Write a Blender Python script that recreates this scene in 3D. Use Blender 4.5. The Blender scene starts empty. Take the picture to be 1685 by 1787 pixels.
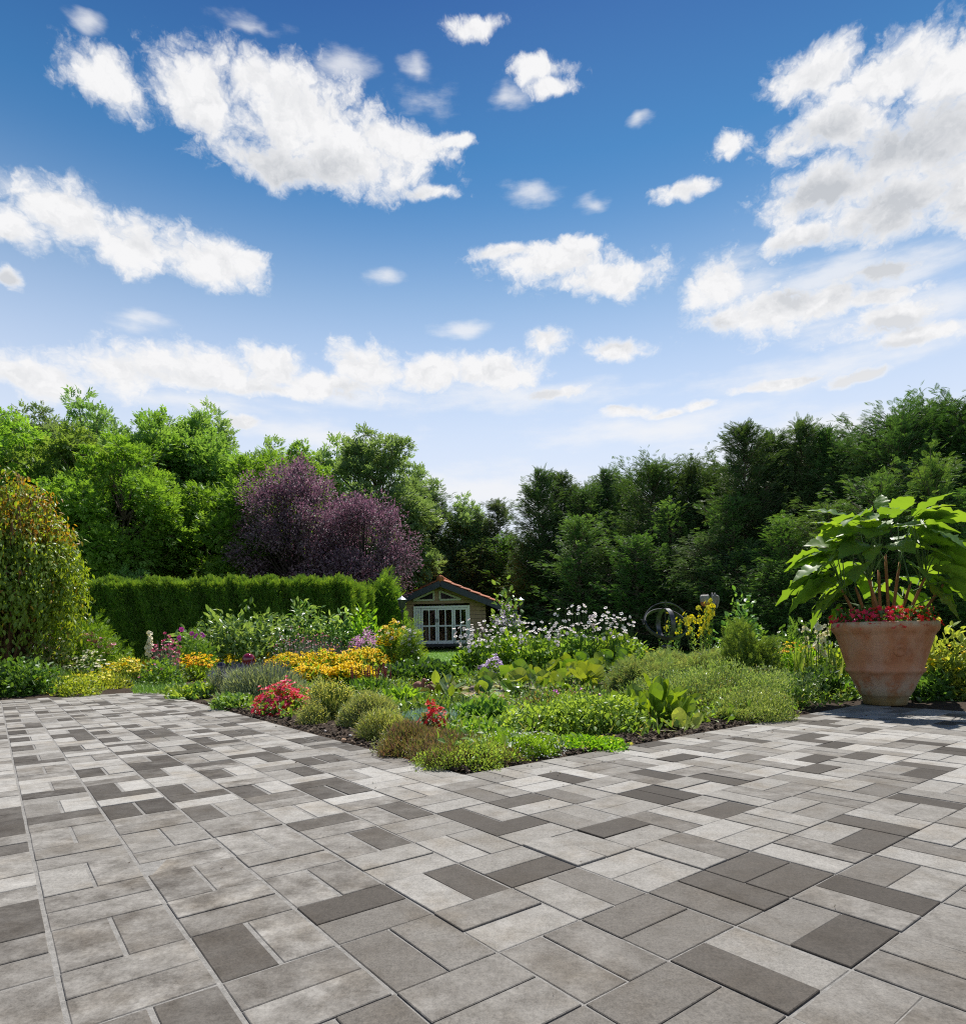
import bpy, math, random
import numpy as np
from mathutils import Vector, Matrix

# ------------------------------------------------------------------ camera, sky, sun
F, CX, CY, ROLL = 1120.2, 842.5, 1114.3, -0.0176          # focal length and principal point in photo pixels
YAW, CELL = 0.6551, 0.2                                    # paving heading and paver module (m)
EYE = 2.6833 * CELL
U0, V0 = 0.6036, -6.2914
SC = bpy.context.scene
COL = SC.collection
_c, _s = math.cos(ROLL), math.sin(ROLL)


def ray(x, y):
    a, b = (x - CX) / F, (CY - y) / F
    return a * _c - b * _s, a * _s + b * _c


def at(x, y, Y):
    X, Z = ray(x, y)
    return Vector((X * Y, Y, EYE + Z * Y))


def G(x, y, z=0.0):
    X, Z = ray(x, y)
    t = (z - EYE) / Z
    return Vector((X * t, t, z))


def uv2w(u, v):
    a, b = (u - U0) * CELL, (v - V0) * CELL
    return a * math.cos(YAW) - b * math.sin(YAW), a * math.sin(YAW) + b * math.cos(YAW)


cam = bpy.data.cameras.new('camera')
cam.sensor_fit = 'HORIZONTAL'
cam.sensor_width = 36.0
cam.lens = 36.0 * F / 1685.0
cam.shift_y = (CY - 893.5) / 1685.0
cam.clip_start, cam.clip_end = 0.05, 2000.0
cam_ob = bpy.data.objects.new('camera', cam)
COL.objects.link(cam_ob)
cam_ob.matrix_world = Matrix(((_c, -_s, 0, 0), (0, 0, -1, 0), (_s, _c, 0, EYE), (0, 0, 0, 1)))
SC.camera = cam_ob

SUN_EL, SUN_AZ = math.radians(60), math.radians(14)
world = bpy.data.worlds.new('World')
SC.world = world
world.use_nodes = True
WN, WL = world.node_tree.nodes, world.node_tree.links
WN.clear()


def wmath(op, a, b=None, c=None, clamp=False):
    n = WN.new('ShaderNodeMath')
    n.operation = op
    n.use_clamp = clamp
    for i, v in enumerate((a, b, c)):
        if v is None:
            continue
        if isinstance(v, (int, float)):
            n.inputs[i].default_value = v
        else:
            WL.new(v, n.inputs[i])
    return n.outputs[0]


def wvec(op, a, b):
    n = WN.new('ShaderNodeVectorMath')
    n.operation = op
    for i, v in enumerate((a, b)):
        if isinstance(v, (tuple, list)):
            n.inputs[i].default_value = v
        else:
            WL.new(v, n.inputs[i])
    return n.outputs['Value'] if op in ('LENGTH', 'DOT_PRODUCT') else n.outputs[0]


def wrange(v, a, b, c=0.0, d=1.0, kind='SMOOTHSTEP'):
    n = WN.new('ShaderNodeMapRange')
    n.interpolation_type = kind
    WL.new(v, n.inputs[0])
    for i, q in enumerate((a, b, c, d)):
        n.inputs[i + 1].default_value = q
    return n.outputs[0]


def wmix(fac, a, b, mode='MIX'):
    n = WN.new('ShaderNodeMix')
    n.data_type = 'RGBA'
    n.blend_type = mode
    if isinstance(fac, (int, float)):
        n.inputs[0].default_value = fac
    else:
        WL.new(fac, n.inputs[0])
    for i, v in ((6, a), (7, b)):
        if isinstance(v, (tuple, list)):
            n.inputs[i].default_value = (*v, 1)
        else:
            WL.new(v, n.inputs[i])
    return n.outputs[2]


# clouds: one soft ellipse per puff, in azimuth / elevation (measured once from the photograph), edges torn by noise
PUFFS = '''180,135,78,56|190,110,50,36|360,165,105,78|450,140,80,60|520,200,150,80|600,285,150,58|700,250,95,38|790,250,45,14|750,335,48,17|480,290,115,42
130,380,130,52|250,430,125,50|370,462,95,42|20,400,60,36|435,460,40,22|12,490,26,18|940,125,62,22|965,155,40,20|830,40,52,22
1430,125,100,52|1560,130,140,55|1670,120,110,78|1450,225,110,48|1600,250,150,70|1278,240,38,26|1420,345,115,50
1580,350,150,68|1400,415,75,26|1690,340,80,90|1190,328,58,17|960,460,120,28|1050,485,130,38|890,445,85,14|1005,435,58,24
1250,495,60,46|1350,545,140,44|1275,560,66,28|1430,535,95,36|1540,560,120,30|1620,582,110,28|958,600,36,26|1078,610,62,19|60,658,125,34|210,642,85,44
350,648,115,38|478,645,60,32|640,638,74,44|740,655,98,34|860,648,85,36|970,684,58,14|420,672,300,20|560,668,120,24|1090,712,50,13|1150,716,34,9|1220,704,32,10
420,735,44,15|1530,520,110,18|1560,470,90,16|1380,668,95,11|1500,660,80,12'''
THIN = '''440,40,70,20|150,35,34,20|1560,540,190,60|250,685,320,22|620,690,220,20|1450,640,240,36|1150,745,260,30|560,760,240,26|1400,760,280,50|850,860,320,50|1115,205,24,14|740,170,60,34|728,118,30,24|930,343,46,30|1033,358,34,16|240,560,60,20|800,575,46,20|675,490,36,16|1560,480,200,50|1300,500,90,60|900,690,260,30|598,128,48,34|880,180,44,24|1480,480,170,40|1640,520,120,60'''


def ell(p):
    x, y, rx, ry = map(float, p.split(','))

    def ae(x, y):
        X, Z = ray(x, y)
        return math.atan2(X, 1.0), math.atan2(Z, math.hypot(X, 1.0))
    c = ae(x, y)
    return c[0], c[1], max(1e-3, (ae(x + rx, y)[0] - ae(x - rx, y)[0]) / 2), max(1e-3, (ae(x, y - ry)[1] - ae(x, y + ry)[1]) / 2)


tc = WN.new('ShaderNodeTexCoord')
sep = WN.new('ShaderNodeSeparateXYZ')
WL.new(tc.outputs['Generated'], sep.inputs[0])
az = wmath('ARCTAN2', sep.outputs[0], sep.outputs[1])
el = wmath('ARCSINE', sep.outputs[2])
comb = WN.new('ShaderNodeCombineXYZ')
WL.new(az, comb.inputs[0])
WL.new(el, comb.inputs[1])


def wnoise(scale, detail, rough, vec, lac=2.1):
    n = WN.new('ShaderNodeTexNoise')
    n.inputs['Scale'].default_value = scale
    n.inputs['Detail'].default_value = detail
    n.inputs['Roughness'].default_value = rough
    n.inputs['Lacunarity'].default_value = lac
    WL.new(vec, n.inputs['Vector'])
    return n


stretch = wvec('MULTIPLY', comb.outputs[0], (1.0, 1.35, 1.0))
warp = wvec('MULTIPLY', wvec('SUBTRACT', wnoise(9, 3, 0.55, stretch).outputs['Color'], (0.5, 0.5, 0.5)), (0.05, 0.042, 0))
pos = wvec('ADD', comb.outputs[0], warp)


def field(text, off=None):
    best = None
    q = pos if off is None else wvec('ADD', pos, off)
    for p in text.replace('\n', '|').split('|'):
        a, e, ra, re = ell(p)
        d = wvec('MULTIPLY', wvec('SUBTRACT', q, (a, e, 0)), (1 / ra, 1 / re, 0))
        ln = wvec('LENGTH', d, (0, 0, 0))
        best = ln if best is None else wmath('SMOOTH_MIN', best, ln, 0.35)
    return best


nz = wnoise(12, 9, 0.60, stretch).outputs['Fac']
nz2 = wnoise(12, 9, 0.60, wvec('ADD', stretch, (-0.006, 0.03, 0))).outputs['Fac']
fine = wnoise(46, 6, 0.62, wvec('ADD', stretch, warp)).outputs['Fac']
big = wnoise(6.5, 4, 0.55, stretch).outputs['Fac']
streak = wnoise(7, 8, 0.6, wvec('MULTIPLY', comb.outputs[0], (1.0, 4.0, 1.0))).outputs['Fac']


def billow(vec):
    n = WN.new('ShaderNodeTexVoronoi')
    n.voronoi_dimensions = '2D'
    n.feature = 'F1'
    n.inputs['Scale'].default_value = 15
    n.inputs['Detail'].default_value = 3.5
    n.inputs['Roughness'].default_value = 0.62
    n.inputs['Lacunarity'].default_value = 2.2
    WL.new(vec, n.inputs['Vector'])
    return n.outputs['Distance']


wfine = wvec('MULTIPLY', wvec('SUBTRACT', wnoise(30, 4, 0.6, stretch).outputs['Color'], (0.5, 0.5, 0.5)), (0.05, 0.05, 0))
bpos = wvec('ADD', wvec('ADD', stretch, warp), wfine)
bw = billow(bpos)
bw2 = billow(wvec('ADD', bpos, (0.004, 0.022, 0)))
core = field(PUFFS)
thin = field(THIN)
tex = wmath('ADD', wmath('ADD', wmath('MULTIPLY', wmath('SUBTRACT', nz, 0.5), 1.0), wmath('MULTIPLY', wmath('SUBTRACT', fine, 0.5), 0.42)), wmath('MULTIPLY', wmath('SUBTRACT', 0.60, bw), 0.90))
dens = wmath('ADD', wmath('MULTIPLY', wmath('SUBTRACT', 1.33, core), 1.4), tex)
alpha = wrange(dens, -0.30, 0.86)
dthin = wmath('ADD', wmath('ADD', wmath('SUBTRACT', 1.0, thin), wmath('MULTIPLY', wmath('SUBTRACT', streak, 0.5), 2.6)), wmath('MULTIPLY', wmath('SUBTRACT', nz, 0.5), 0.9))
alpha2 = wrange(dthin, -0.25, 1.15, 0.0, 0.72)
alpha = wmath('MAXIMUM', alpha, alpha2)
above = field(PUFFS, (0.012, 0.062, 0))                # how deep in cloud the air just above (towards the sun) is
cover = wrange(wmath('ADD', wmath('SUBTRACT', 1.1, above), wmath('MULTIPLY', wmath('SUBTRACT', nz2, 0.5), 1.9)), -0.2, 1.15)
thick = wrange(dens, 0.1, 1.15)
relief = wmath('ADD', wmath('MULTIPLY', wmath('SUBTRACT', nz, nz2), 0.7), wmath('MULTIPLY', wmath('SUBTRACT', bw2, bw), 1.2))
under = wmath('MULTIPLY', wmath('MULTIPLY', cover, thick), wmath('ADD', wmath('MULTIPLY', wmath('SUBTRACT', big, 0.44), 1.7), 0.55))
shade = wmath('ADD', wmath('SUBTRACT', wmath('SUBTRACT', 1.0, wmath('MULTIPLY', thick, 0.12)), wmath('MULTIPLY', under, 1.25)), wmath('MULTIPLY', wmath('MULTIPLY', relief, thick), 0.34))
hazef = wrange(el, 0.62, 0.15, 0.0, 0.96)
shade = wmath('MINIMUM', wmath('MAXIMUM', shade, wmath('MULTIPLY', hazef, 0.95)), 1.0)      # far clouds lighten with the air
ccol = wmix(shade, (0.35, 0.368, 0.395), (0.612, 0.612, 0.618))

sky = WN.new('ShaderNodeTexSky')
sky.sky_type = 'NISHITA'
sky.sun_disc = False
sky.sun_elevation = SUN_EL
sky.sun_rotation = SUN_AZ
sky.altitude = 300
sky.air_density = 1.0
sky.dust_density = 0.25
sky.ozone_density = 3.0
grade = WN.new('ShaderNodeValToRGB')
WL.new(wrange(el, 0.0, 0.8, kind='LINEAR'), grade.inputs[0])
for p_, c_ in ((0.0, (0.95, 0.95, 0.95)), (0.6, (0.40, 0.55, 0.56)), (0.8, (0.178, 0.377, 0.467)), (1.0, (0.096, 0.21, 0.355))):
    e_ = grade.color_ramp.elements[0] if p_ == 0 else grade.color_ramp.elements[-1] if p_ == 1 else grade.color_ramp.elements.new(p_)
    e_.color = (*c_, 1)
skyc = wmix(1.0, sky.outputs[0], grade.outputs[0], 'MULTIPLY')
skyc = wmix(hazef, skyc, (3.45, 3.65, 4.05))
bg1 = WN.new('ShaderNodeBackground')
WL.new(skyc, bg1.inputs[0])
bg1.inputs[1].default_value = 0.15
bg2 = WN.new('ShaderNodeBackground')
WL.new(ccol, bg2.inputs[0])
bg2.inputs[1].default_value = 1.0
mixb = WN.new('ShaderNodeMixShader')
WL.new(alpha, mixb.inputs[0])
WL.new(bg1.outputs[0], mixb.inputs[1])
WL.new(bg2.outputs[0], mixb.inputs[2])
outw = WN.new('ShaderNodeOutputWorld')
WL.new(mixb.outputs[0], outw.inputs[0])
world.cycles.sampling_method = 'MANUAL'
world.cycles.sample_map_resolution = 256

sun = bpy.data.lights.new('sun', 'SUN')
sun.energy = 4.9
sun.angle = math.radians(0.5)
sun.color = (1.0, 0.955, 0.88)
sun_ob = bpy.data.objects.new('sun', sun)
COL.objects.link(sun_ob)
_L = Vector((-math.sin(SUN_AZ) * math.cos(SUN_EL), -math.cos(SUN_AZ) * math.cos(SUN_EL), -math.sin(SUN_EL)))
sun_ob.rotation_euler = _L.to_track_quat('-Z', 'Y').to_euler()

SC.view_settings.view_transform = 'Standard'
SC.view_settings.look = 'None'
SC.view_settings.exposure = 0.6
SC.view_settings.gamma = 1.0
SC.view_settings.use_curve_mapping = False
SC.cycles.max_bounces = 8
SC.cycles.diffuse_bounces = 5
SC.cycles.glossy_bounces = 2
SC.cycles.transmission_bounces = 4
SC.cycles.use_denoising = False                        # foliage keeps its crisp detail
SC.cycles.pixel_filter_type = 'BLACKMAN_HARRIS'
SC.cycles.filter_width = 1.15
SC.cycles.caustics_reflective = False
SC.cycles.sample_clamp_indirect = 4.0
SC.cycles.caustics_refractive = False

# ------------------------------------------------------------------ helpers
rng = np.random.default_rng(11)
random.seed(5)
PI = math.pi


def tag(o, label=None, cat=None, group=None, kind=None):
    for k, v in (('label', label), ('category', cat), ('group', group), ('kind', kind)):
        if v:
            o[k] = v
    return o


def thing(name, label, cat, loc=(0, 0, 0), rz=0.0, scale=1.0, group=None):
    o = bpy.data.objects.new(name, None)
    COL.objects.link(o)
    o.empty_display_size = 0.1
    o.location = loc
    o.rotation_euler = (0, 0, rz)
    o.scale = (scale,) * 3 if isinstance(scale, (int, float)) else scale
    return tag(o, label, cat, group)


def put(name, mesh, parent=None, loc=(0, 0, 0), rot=(0, 0, 0), scale=(1, 1, 1)):
    o = bpy.data.objects.new(name, mesh)
    COL.objects.link(o)
    o.parent = parent
    o.location = loc
    o.rotation_euler = rot
    o.scale = scale
    return o


def norm(a):
    return a / np.maximum(np.linalg.norm(a, axis=-1, keepdims=True), 1e-9)


class Geo:
    """Collects vertices and faces of one mesh."""

    def __init__(s):
        s.v, s.f, s.n = [], {}, 0

    def add(s, V, faces):
        V = np.asarray(V, float).reshape(-1, 3)
        groups = {}
        for f in faces:
            if isinstance(f, np.ndarray) and f.ndim == 2:
                groups.setdefault(f.shape[1], []).append(f)
            else:
                groups.setdefault(len(f), []).append(np.asarray(f)[None])
        for k, fs in groups.items():
            s.f.setdefault(k, []).append(np.concatenate(fs) + s.n)
        s.v.append(V)
        s.n += len(V)
        return s

    def scatter(s, tm, P, D, N, S):
        """Instances of the template tm (axis +Y, face +Z) at P, along D, facing N, with size S (n,) or (n,3)."""
        TV, TF = tm
        P, D, N = (np.asarray(q, float) for q in (P, D, N))
        n = len(P)
        if n == 0:
            return s
        y = norm(D)
        x = norm(np.cross(y, N) + 1e-6)
        z = np.cross(x, y)
        S = np.asarray(S, float)
        if S.ndim == 1:
            S = S[:, None].repeat(3, 1)
        V = P[:, None, :] + (TV[None, :, 0:1] * S[:, None, 0:1]) * x[:, None] + (TV[None, :, 1:2] * S[:, None, 1:2]) * y[:, None] + (TV[None, :, 2:3] * S[:, None, 2:3]) * z[:, None]
        off = (np.arange(n) * len(TV))[:, None, None]
        groups = {}
        for f in TF:
            groups.setdefault(len(f), []).append(f)
        out = [(np.asarray(fs)[None] + off).reshape(-1, k) for k, fs in groups.items()]
        return s.add(V.reshape(-1, 3), out)

    def tube(s, pts, radii, sides=6, cap=True):
        pts = np.asarray(pts, float)
        radii = np.broadcast_to(np.asarray(radii, float), (len(pts),))
        t = norm(np.gradient(pts, axis=0))
        ref = np.array([0.31, 0.95, 0.05]) if abs(t[:, 2]).mean() > 0.6 else np.array([0.05, 0.1, 1.0])
        a = norm(np.cross(t, ref))
        b = np.cross(t, a)
        ang = np.arange(sides) * 2 * PI / sides
        V = pts[:, None] + radii[:, None, None] * (np.cos(ang)[None, :, None] * a[:, None] + np.sin(ang)[None, :, None] * b[:, None])
        i, j = np.meshgrid(np.arange(len(pts) - 1), np.arange(sides), indexing='ij')
        q = np.stack([i * sides + j, i * sides + (j + 1) % sides, (i + 1) * sides + (j + 1) % sides, (i + 1) * sides + j], -1).reshape(-1, 4)
        fs = [q]
        if cap:
            fs += [list(range(sides))[::-1], [(len(pts) - 1) * sides + k for k in range(sides)]]
        return s.add(V.reshape(-1, 3), fs)

    def tubes(s, A, B, r0, r1, sides=4, bend=None):
        """Many straight or bent stalks at once, from A to B."""
        A, B = np.asarray(A, float), np.asarray(B, float)
        n = len(A)
        if n == 0:
            return s
        M = (A + B) / 2 + (0 if bend is None else bend)
        ring = np.arange(sides) * 2 * PI / sides
        t = norm(B - A)
        a = norm(np.cross(t, np.array([0.37, 0.91, 0.17])))
        b = np.cross(t, a)
        V = []
        for P, r in ((A, r0), (M, (r0 + r1) / 2), (B, r1)):
            V.append(P[:, None] + r * (np.cos(ring)[None, :, None] * a[:, None] + np.sin(ring)[None, :, None] * b[:, None]))
        V = np.concatenate(V, 1)
        fs = []
        for k in range(2):
            for j in range(sides):
                fs.append((k * sides + j, k * sides + (j + 1) % sides, (k + 1) * sides + (j + 1) % sides, (k + 1) * sides + j))
        F_ = (np.asarray(fs)[None] + (np.arange(n) * 3 * sides)[:, None, None]).reshape(-1, 4)
        return s.add(V.reshape(-1, 3), [F_])

    def box(s, c, d, R=None):
        c, d = np.asarray(c, float), np.asarray(d, float) / 2
        V = np.array([[x, y, z] for z in (-1, 1) for y in (-1, 1) for x in (-1, 1)], float) * d
        if R is not None:
            V = V @ np.asarray(R).T
        return s.add(V + c, [(0, 2, 3, 1), (4, 5, 7, 6), (0, 1, 5, 4), (2, 6, 7, 3), (0, 4, 6, 2), (1, 3, 7, 5)])

    def bar(s, p, q, w, t, up=(0, 0, 1)):
        """A rectangular bar from p to q, w across and t along up."""
        p, q, up = (np.asarray(k, float) for k in (p, q, up))
        y = norm(q - p)
        x = norm(np.cross(y, up))
        z = np.cross(x, y)
        return s.box((p + q) / 2, (w, np.linalg.norm(q - p), t), np.stack([x, y, z], 1))

    def lathe(s, prof, sides=48, c=(0, 0, 0), axis=None, closed=False):
        """prof: list of (radius, height)."""
        prof = np.asarray(prof, float)
        ang = np.arange(sides) * 2 * PI / sides
        V = np.stack([prof[:, 0:1] * np.cos(ang), prof[:, 0:1] * np.sin(ang), prof[:, 1:2] + 0 * ang], -1)
        m = len(prof)
        i, j = np.meshgrid(np.arange(m if closed else m - 1), np.arange(sides), indexing='ij')
        q = np.stack([i * sides + j, i * sides + (j + 1) % sides, ((i + 1) % m) * sides + (j + 1) % sides, ((i + 1) % m) * sides + j], -1).reshape(-1, 4)
        V = V.reshape(-1, 3)
        if axis is not None:
            z = norm(np.asarray(axis, float))
            x = norm(np.cross(z, [0.3, 0.9, 0.21]))
            V = V @ np.stack([x, np.cross(z, x), z], 0)
        return s.add(V + np.asarray(c, float), [q])

    def build(s, name, mat, smooth=False, extra=None):
        me = bpy.data.meshes.new(name)
        nmain = None
        if extra and extra[0].v:                       # a second look inside the same part (flower centres, stalks)
            s.v = s.v + extra[0].v
            ids = {k: [0] * sum(len(q) for q in fs) for k, fs in s.f.items()}
            for k, fs in extra[0].f.items():
                s.f.setdefault(k, []).extend(q + s.n for q in fs)
                ids.setdefault(k, []).extend([1] * sum(len(q) for q in fs))
            nmain = [i for k in s.f for i in ids[k]]
        if not s.v:
            return me
        V = np.concatenate(s.v)
        me.vertices.add(len(V))
        me.vertices.foreach_set('co', V.astype(np.float32).ravel())
        idx, start, tot, o = [], [], [], 0
        for k, fs in s.f.items():
            A = np.concatenate(fs)
            idx.append(A.ravel())
            start.append(o + np.arange(len(A)) * k)
            tot.append(np.full(len(A), k))
            o += A.size
        idx, start, tot = np.concatenate(idx), np.concatenate(start), np.concatenate(tot)
        me.loops.add(len(idx))
        me.loops.foreach_set('vertex_index', idx.astype(np.int32))
        me.polygons.add(len(start))
        me.polygons.foreach_set('loop_start', start.astype(np.int32))
        me.polygons.foreach_set('loop_total', tot.astype(np.int32))
        me.polygons.foreach_set('use_smooth', np.full(len(start), smooth))
        me.materials.append(mat)
        if nmain:
            me.materials.append(extra[1])
            me.polygons.foreach_set('material_index', np.asarray(nmain, np.int32))
        me.update(calc_edges=True)
        me.validate()
        return me


# ------------------------------------------------------------------ materials
def newmat(name):
    m = bpy.data.materials.new(name)
    m.use_nodes = True
    nt = m.node_tree
    nt.nodes.clear()
    out = nt.nodes.new('ShaderNodeOutputMaterial')
    return m, nt.nodes, nt.links, out


def ramp(N, L, fac, stops):
    r = N.new('ShaderNodeValToRGB')
    L.new(fac, r.inputs[0])
    while len(r.color_ramp.elements) < len(stops):
        r.color_ramp.elements.new(0.5)
    for e, (p, c) in zip(r.color_ramp.elements, stops):
        e.position = p
        e.color = (*c, 1)
    return r.outputs[0]


def leaf(name, cols, trans=0.35, tcol=None, rough=0.45, spec=0.4, gloss_mul=1.0):
    """Leaf or petal: each leaf its own tone (random per leaf), light passes through it."""
    m, N, L, out = newmat(name)
    g = N.new('ShaderNodeNewGeometry')
    gain = 1.36 if trans > 0 and cols[0][1] > cols[0][0] * 1.15 else 1.0        # living green leaves
    st = [(i / max(1, len(cols) - 1), tuple(q * gain for q in c)) for i, c in enumerate(cols)]
    c = ramp(N, L, g.outputs['Random Per Island'], st)
    if gain > 1:                                       # every plant a little different in tone
        oi = N.new('ShaderNodeObjectInfo')
        hv = N.new('ShaderNodeHueSaturation')
        for nm_, lo_, hi_ in (('Hue', .485, .512), ('Saturation', .86, 1.04), ('Value', .82, 1.16)):
            mr = N.new('ShaderNodeMapRange')
            wn_ = N.new('ShaderNodeMath')
            wn_.operation = 'MULTIPLY'
            wn_.inputs[1].default_value = {'Hue': 7.31, 'Saturation': 3.77, 'Value': 1.0}[nm_]
            fr_ = N.new('ShaderNodeMath')
            fr_.operation = 'FRACT'
            L.new(oi.outputs['Random'], wn_.inputs[0])
            L.new(wn_.outputs[0], fr_.inputs[0])
            L.new(fr_.outputs[0], mr.inputs[0])
            mr.inputs[3].default_value, mr.inputs[4].default_value = lo_, hi_
            L.new(mr.outputs[0], hv.inputs[nm_])
        L.new(c, hv.inputs['Color'])
        c = hv.outputs[0]
    b = N.new('ShaderNodeBsdfPrincipled')
    L.new(c, b.inputs['Base Color'])
    b.inputs['Roughness'].default_value = rough
    b.inputs['Specular IOR Level'].default_value = spec
    t = N.new('ShaderNodeBsdfTranslucent')
    mx = N.new('ShaderNodeMix')
    mx.data_type, mx.blend_type = 'RGBA', 'MULTIPLY'
    mx.inputs[0].default_value = 1.0
    L.new(c, mx.inputs[6])
    mx.inputs[7].default_value = (*(tcol or (1.7, 1.5, 0.6)), 1)
    L.new(mx.outputs[2], t.inputs[0])
    ms = N.new('ShaderNodeMixShader')
    ms.inputs[0].default_value = trans
    L.new(b.outputs[0], ms.inputs[1])
    L.new(t.outputs[0], ms.inputs[2])
    L.new(ms.outputs[0], out.inputs[0])
    return m


def plain(name, col, rough=0.6, spec=0.4, metal=0.0, noise=None, bump=0.0, bscale=40.0):
    """noise: (scale, second colour, detail) mottles the surface in object space."""
    m, N, L, out = newmat(name)
    b = N.new('ShaderNodeBsdfPrincipled')
    b.inputs['Base Color'].default_value = (*col, 1)
    b.inputs['Roughness'].default_value = rough
    b.inputs['Specular IOR Level'].default_value = spec
    b.inputs['Metallic'].default_value = metal
    tc = N.new('ShaderNodeTexCoord')
    if noise:
        n = N.new('ShaderNodeTexNoise')
        n.inputs['Scale'].default_value = noise[0]
        n.inputs['Detail'].default_value = noise[2] if len(noise) > 2 else 5
        n.inputs['Roughness'].default_value = 0.65
        L.new(tc.outputs['Object'], n.inputs['Vector'])
        L.new(ramp(N, L, n.outputs['Fac'], [(0.32, col), (0.68, noise[1])]), b.inputs['Base Color'])
    if bump:
        n2 = N.new('ShaderNodeTexNoise')
        n2.inputs['Scale'].default_value = bscale
        n2.inputs['Detail'].default_value = 6
        L.new(tc.outputs['Object'], n2.inputs['Vector'])
        bp = N.new('ShaderNodeBump')
        bp.inputs['Strength'].default_value = bump
        bp.inputs['Distance'].default_value = 0.01
        L.new(n2.outputs['Fac'], bp.inputs['Height'])
        L.new(bp.outputs[0], b.inputs['Normal'])
    L.new(b.outputs[0], out.inputs[0])
    return m


BARK = plain('bark', (0.10, 0.075, 0.055), 0.9, 0.2, noise=(9, (0.2, 0.165, 0.13)), bump=0.6, bscale=25)
TWIG = plain('twigs', (0.055, 0.042, 0.028), 0.9, 0.2, noise=(14, (0.10, 0.075, 0.05)))
STEM = plain('green_stems', (0.07, 0.13, 0.03), 0.6, 0.3)
SILVER = plain('silver_stems', (0.26, 0.30, 0.22), 0.7, 0.2)
REDSTEM = plain('reddish_stems', (0.16, 0.07, 0.04), 0.7, 0.2)

# ------------------------------------------------------------------ leaf and flower templates (axis +Y, face +Z)


def T_leaf(w=0.5, fold=0.06):
    return np.array([[0, 0, 0], [w / 2, 0.42, fold], [0, 1, -0.05], [-w / 2, 0.42, fold]]), [(0, 1, 2), (0, 2, 3)]


def T_oval(w=0.6, fold=0.08, droop=0.15):
    V = [[0, 0, 0], [w * .38, .22, fold], [w * .5, .5, fold - droop * .25], [w * .3, .8, fold * .6 - droop * .64], [0, 1, -droop], [-w * .3, .8, fold * .6 - droop * .64], [-w * .5, .5, fold - droop * .25], [-w * .38, .22, fold], [0, .5, -droop * .25]]
    return np.array(V), [(0, 1, 8), (1, 2, 8), (2, 3, 8), (3, 4, 8), (4, 5, 8), (5, 6, 8), (6, 7, 8), (7, 0, 8)]


def T_blade(w=0.05, bend=0.3, seg=4):
    V, Fs = [], []
    for i in range(seg + 1):
        t = i / seg
        ww = w * (1 - t) ** 0.6 * (0.6 + 0.4 * min(1, t * 3)) / 2
        y, z = t * (1 - 0.25 * bend * t), -bend * t ** 2.2
        V += [[-ww, y, z], [ww, y, z]] if i < seg else [[0, y, z]]
    for i in range(seg - 1):
        Fs.append((2 * i, 2 * i + 1, 2 * i + 3, 2 * i + 2))
    Fs.append((2 * seg - 2, 2 * seg - 1, 2 * seg))
    return np.array(V), Fs


def T_pinnate(n=3, w=0.42, L=0.45):
    """A sprig: an end leaflet and n pairs, all joined to one thin axis."""
    V = [[-0.008, 0, 0], [0.008, 0, 0], [0, 0.72, 0]]
    Fs = [(0, 1, 2)]

    def lf(b, d, nz):
        i = len(V)
        d = np.array(d) / np.linalg.norm(d)
        s_ = np.array([-d[1], d[0], 0])
        b = np.array(b)
        V.extend([b + d * L * .45 + s_ * w * L / 2 + [0, 0, nz], b + d * L - [0, 0, .06], b + d * L * .45 - s_ * w * L / 2 + [0, 0, nz]])
        return i
    for k in range(n):
        y = 0.18 + 0.5 * k / n
        for sg in (-1, 1):
            b = len(V)
            V.append([0, y, 0])
            i = lf([0, y, 0], [sg * 0.9, 0.55, 0], 0.03)
            Fs += [(b, i + 2, i + 1), (b, i + 1, i), (0, 1, b)]
    i = lf([0, 0.6, 0], [0, 1, 0], 0.03)
    Fs += [(2, i + 2, i + 1), (2, i + 1, i)]
    return np.array(V), Fs


def T_spray(n=7, w=0.05, L=0.42, droop=0.25):
    """A flat conifer frond: thin axis with narrow side shoots."""
    V, Fs = [], []
    for i in range(n + 1):
        t = i / n
        V += [[-0.012, t, -droop * t * t], [0.012, t, -droop * t * t]]
    for i in range(n):
        Fs.append((2 * i, 2 * i + 1, 2 * i + 3, 2 * i + 2))
    for i in range(n):
        t = (i + 0.5) / n
        ln = L * (1 - t) ** 0.7 * (0.75 if i == 0 else 1) + 0.06
        for sg in (-1, 1):
            b = 2 * i + (0 if sg < 0 else 1)
            k = len(V)
            V += [[sg * ln * .45, t + ln * .28 + w, -droop * t * t + .03], [sg * ln * .85, t + ln * .75, -droop * t * t - .1 * ln], [sg * ln * .5, t + ln * .28 - w, -droop * t * t + .01]]
            Fs.append((b, k + 2, k + 1, k))
    return np.array(V, float), Fs


def T_daisy(n=9, w=0.36, cup=0.15, inner=0.18):
    """A ring of petals facing +Z, radius 1, joined at the middle so that a flower is one island."""
    V, Fs = [[0, 0, 0.02]], []
    for k in range(n):
        a = 2 * PI * k / n
        c, s_ = math.cos(a), math.sin(a)
        i = len(V)
        for r, t, z in ((inner, -w * .35, 0.0), (.65, -w * .55, cup * .8), (1, 0, cup * .4), (.65, w * .55, cup * .8), (inner, w * .35, 0.0)):
            V.append([c * r - s_ * t, s_ * r + c * t, z])
        Fs += [(i, i + 1, i + 2, i + 3, i + 4), (0, i, i + 4)]
    V = np.array(V)
    return V[:, [0, 2, 1]] * [1, 1, -1], Fs      # face along +Y so that scatter's D points the flower


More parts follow.
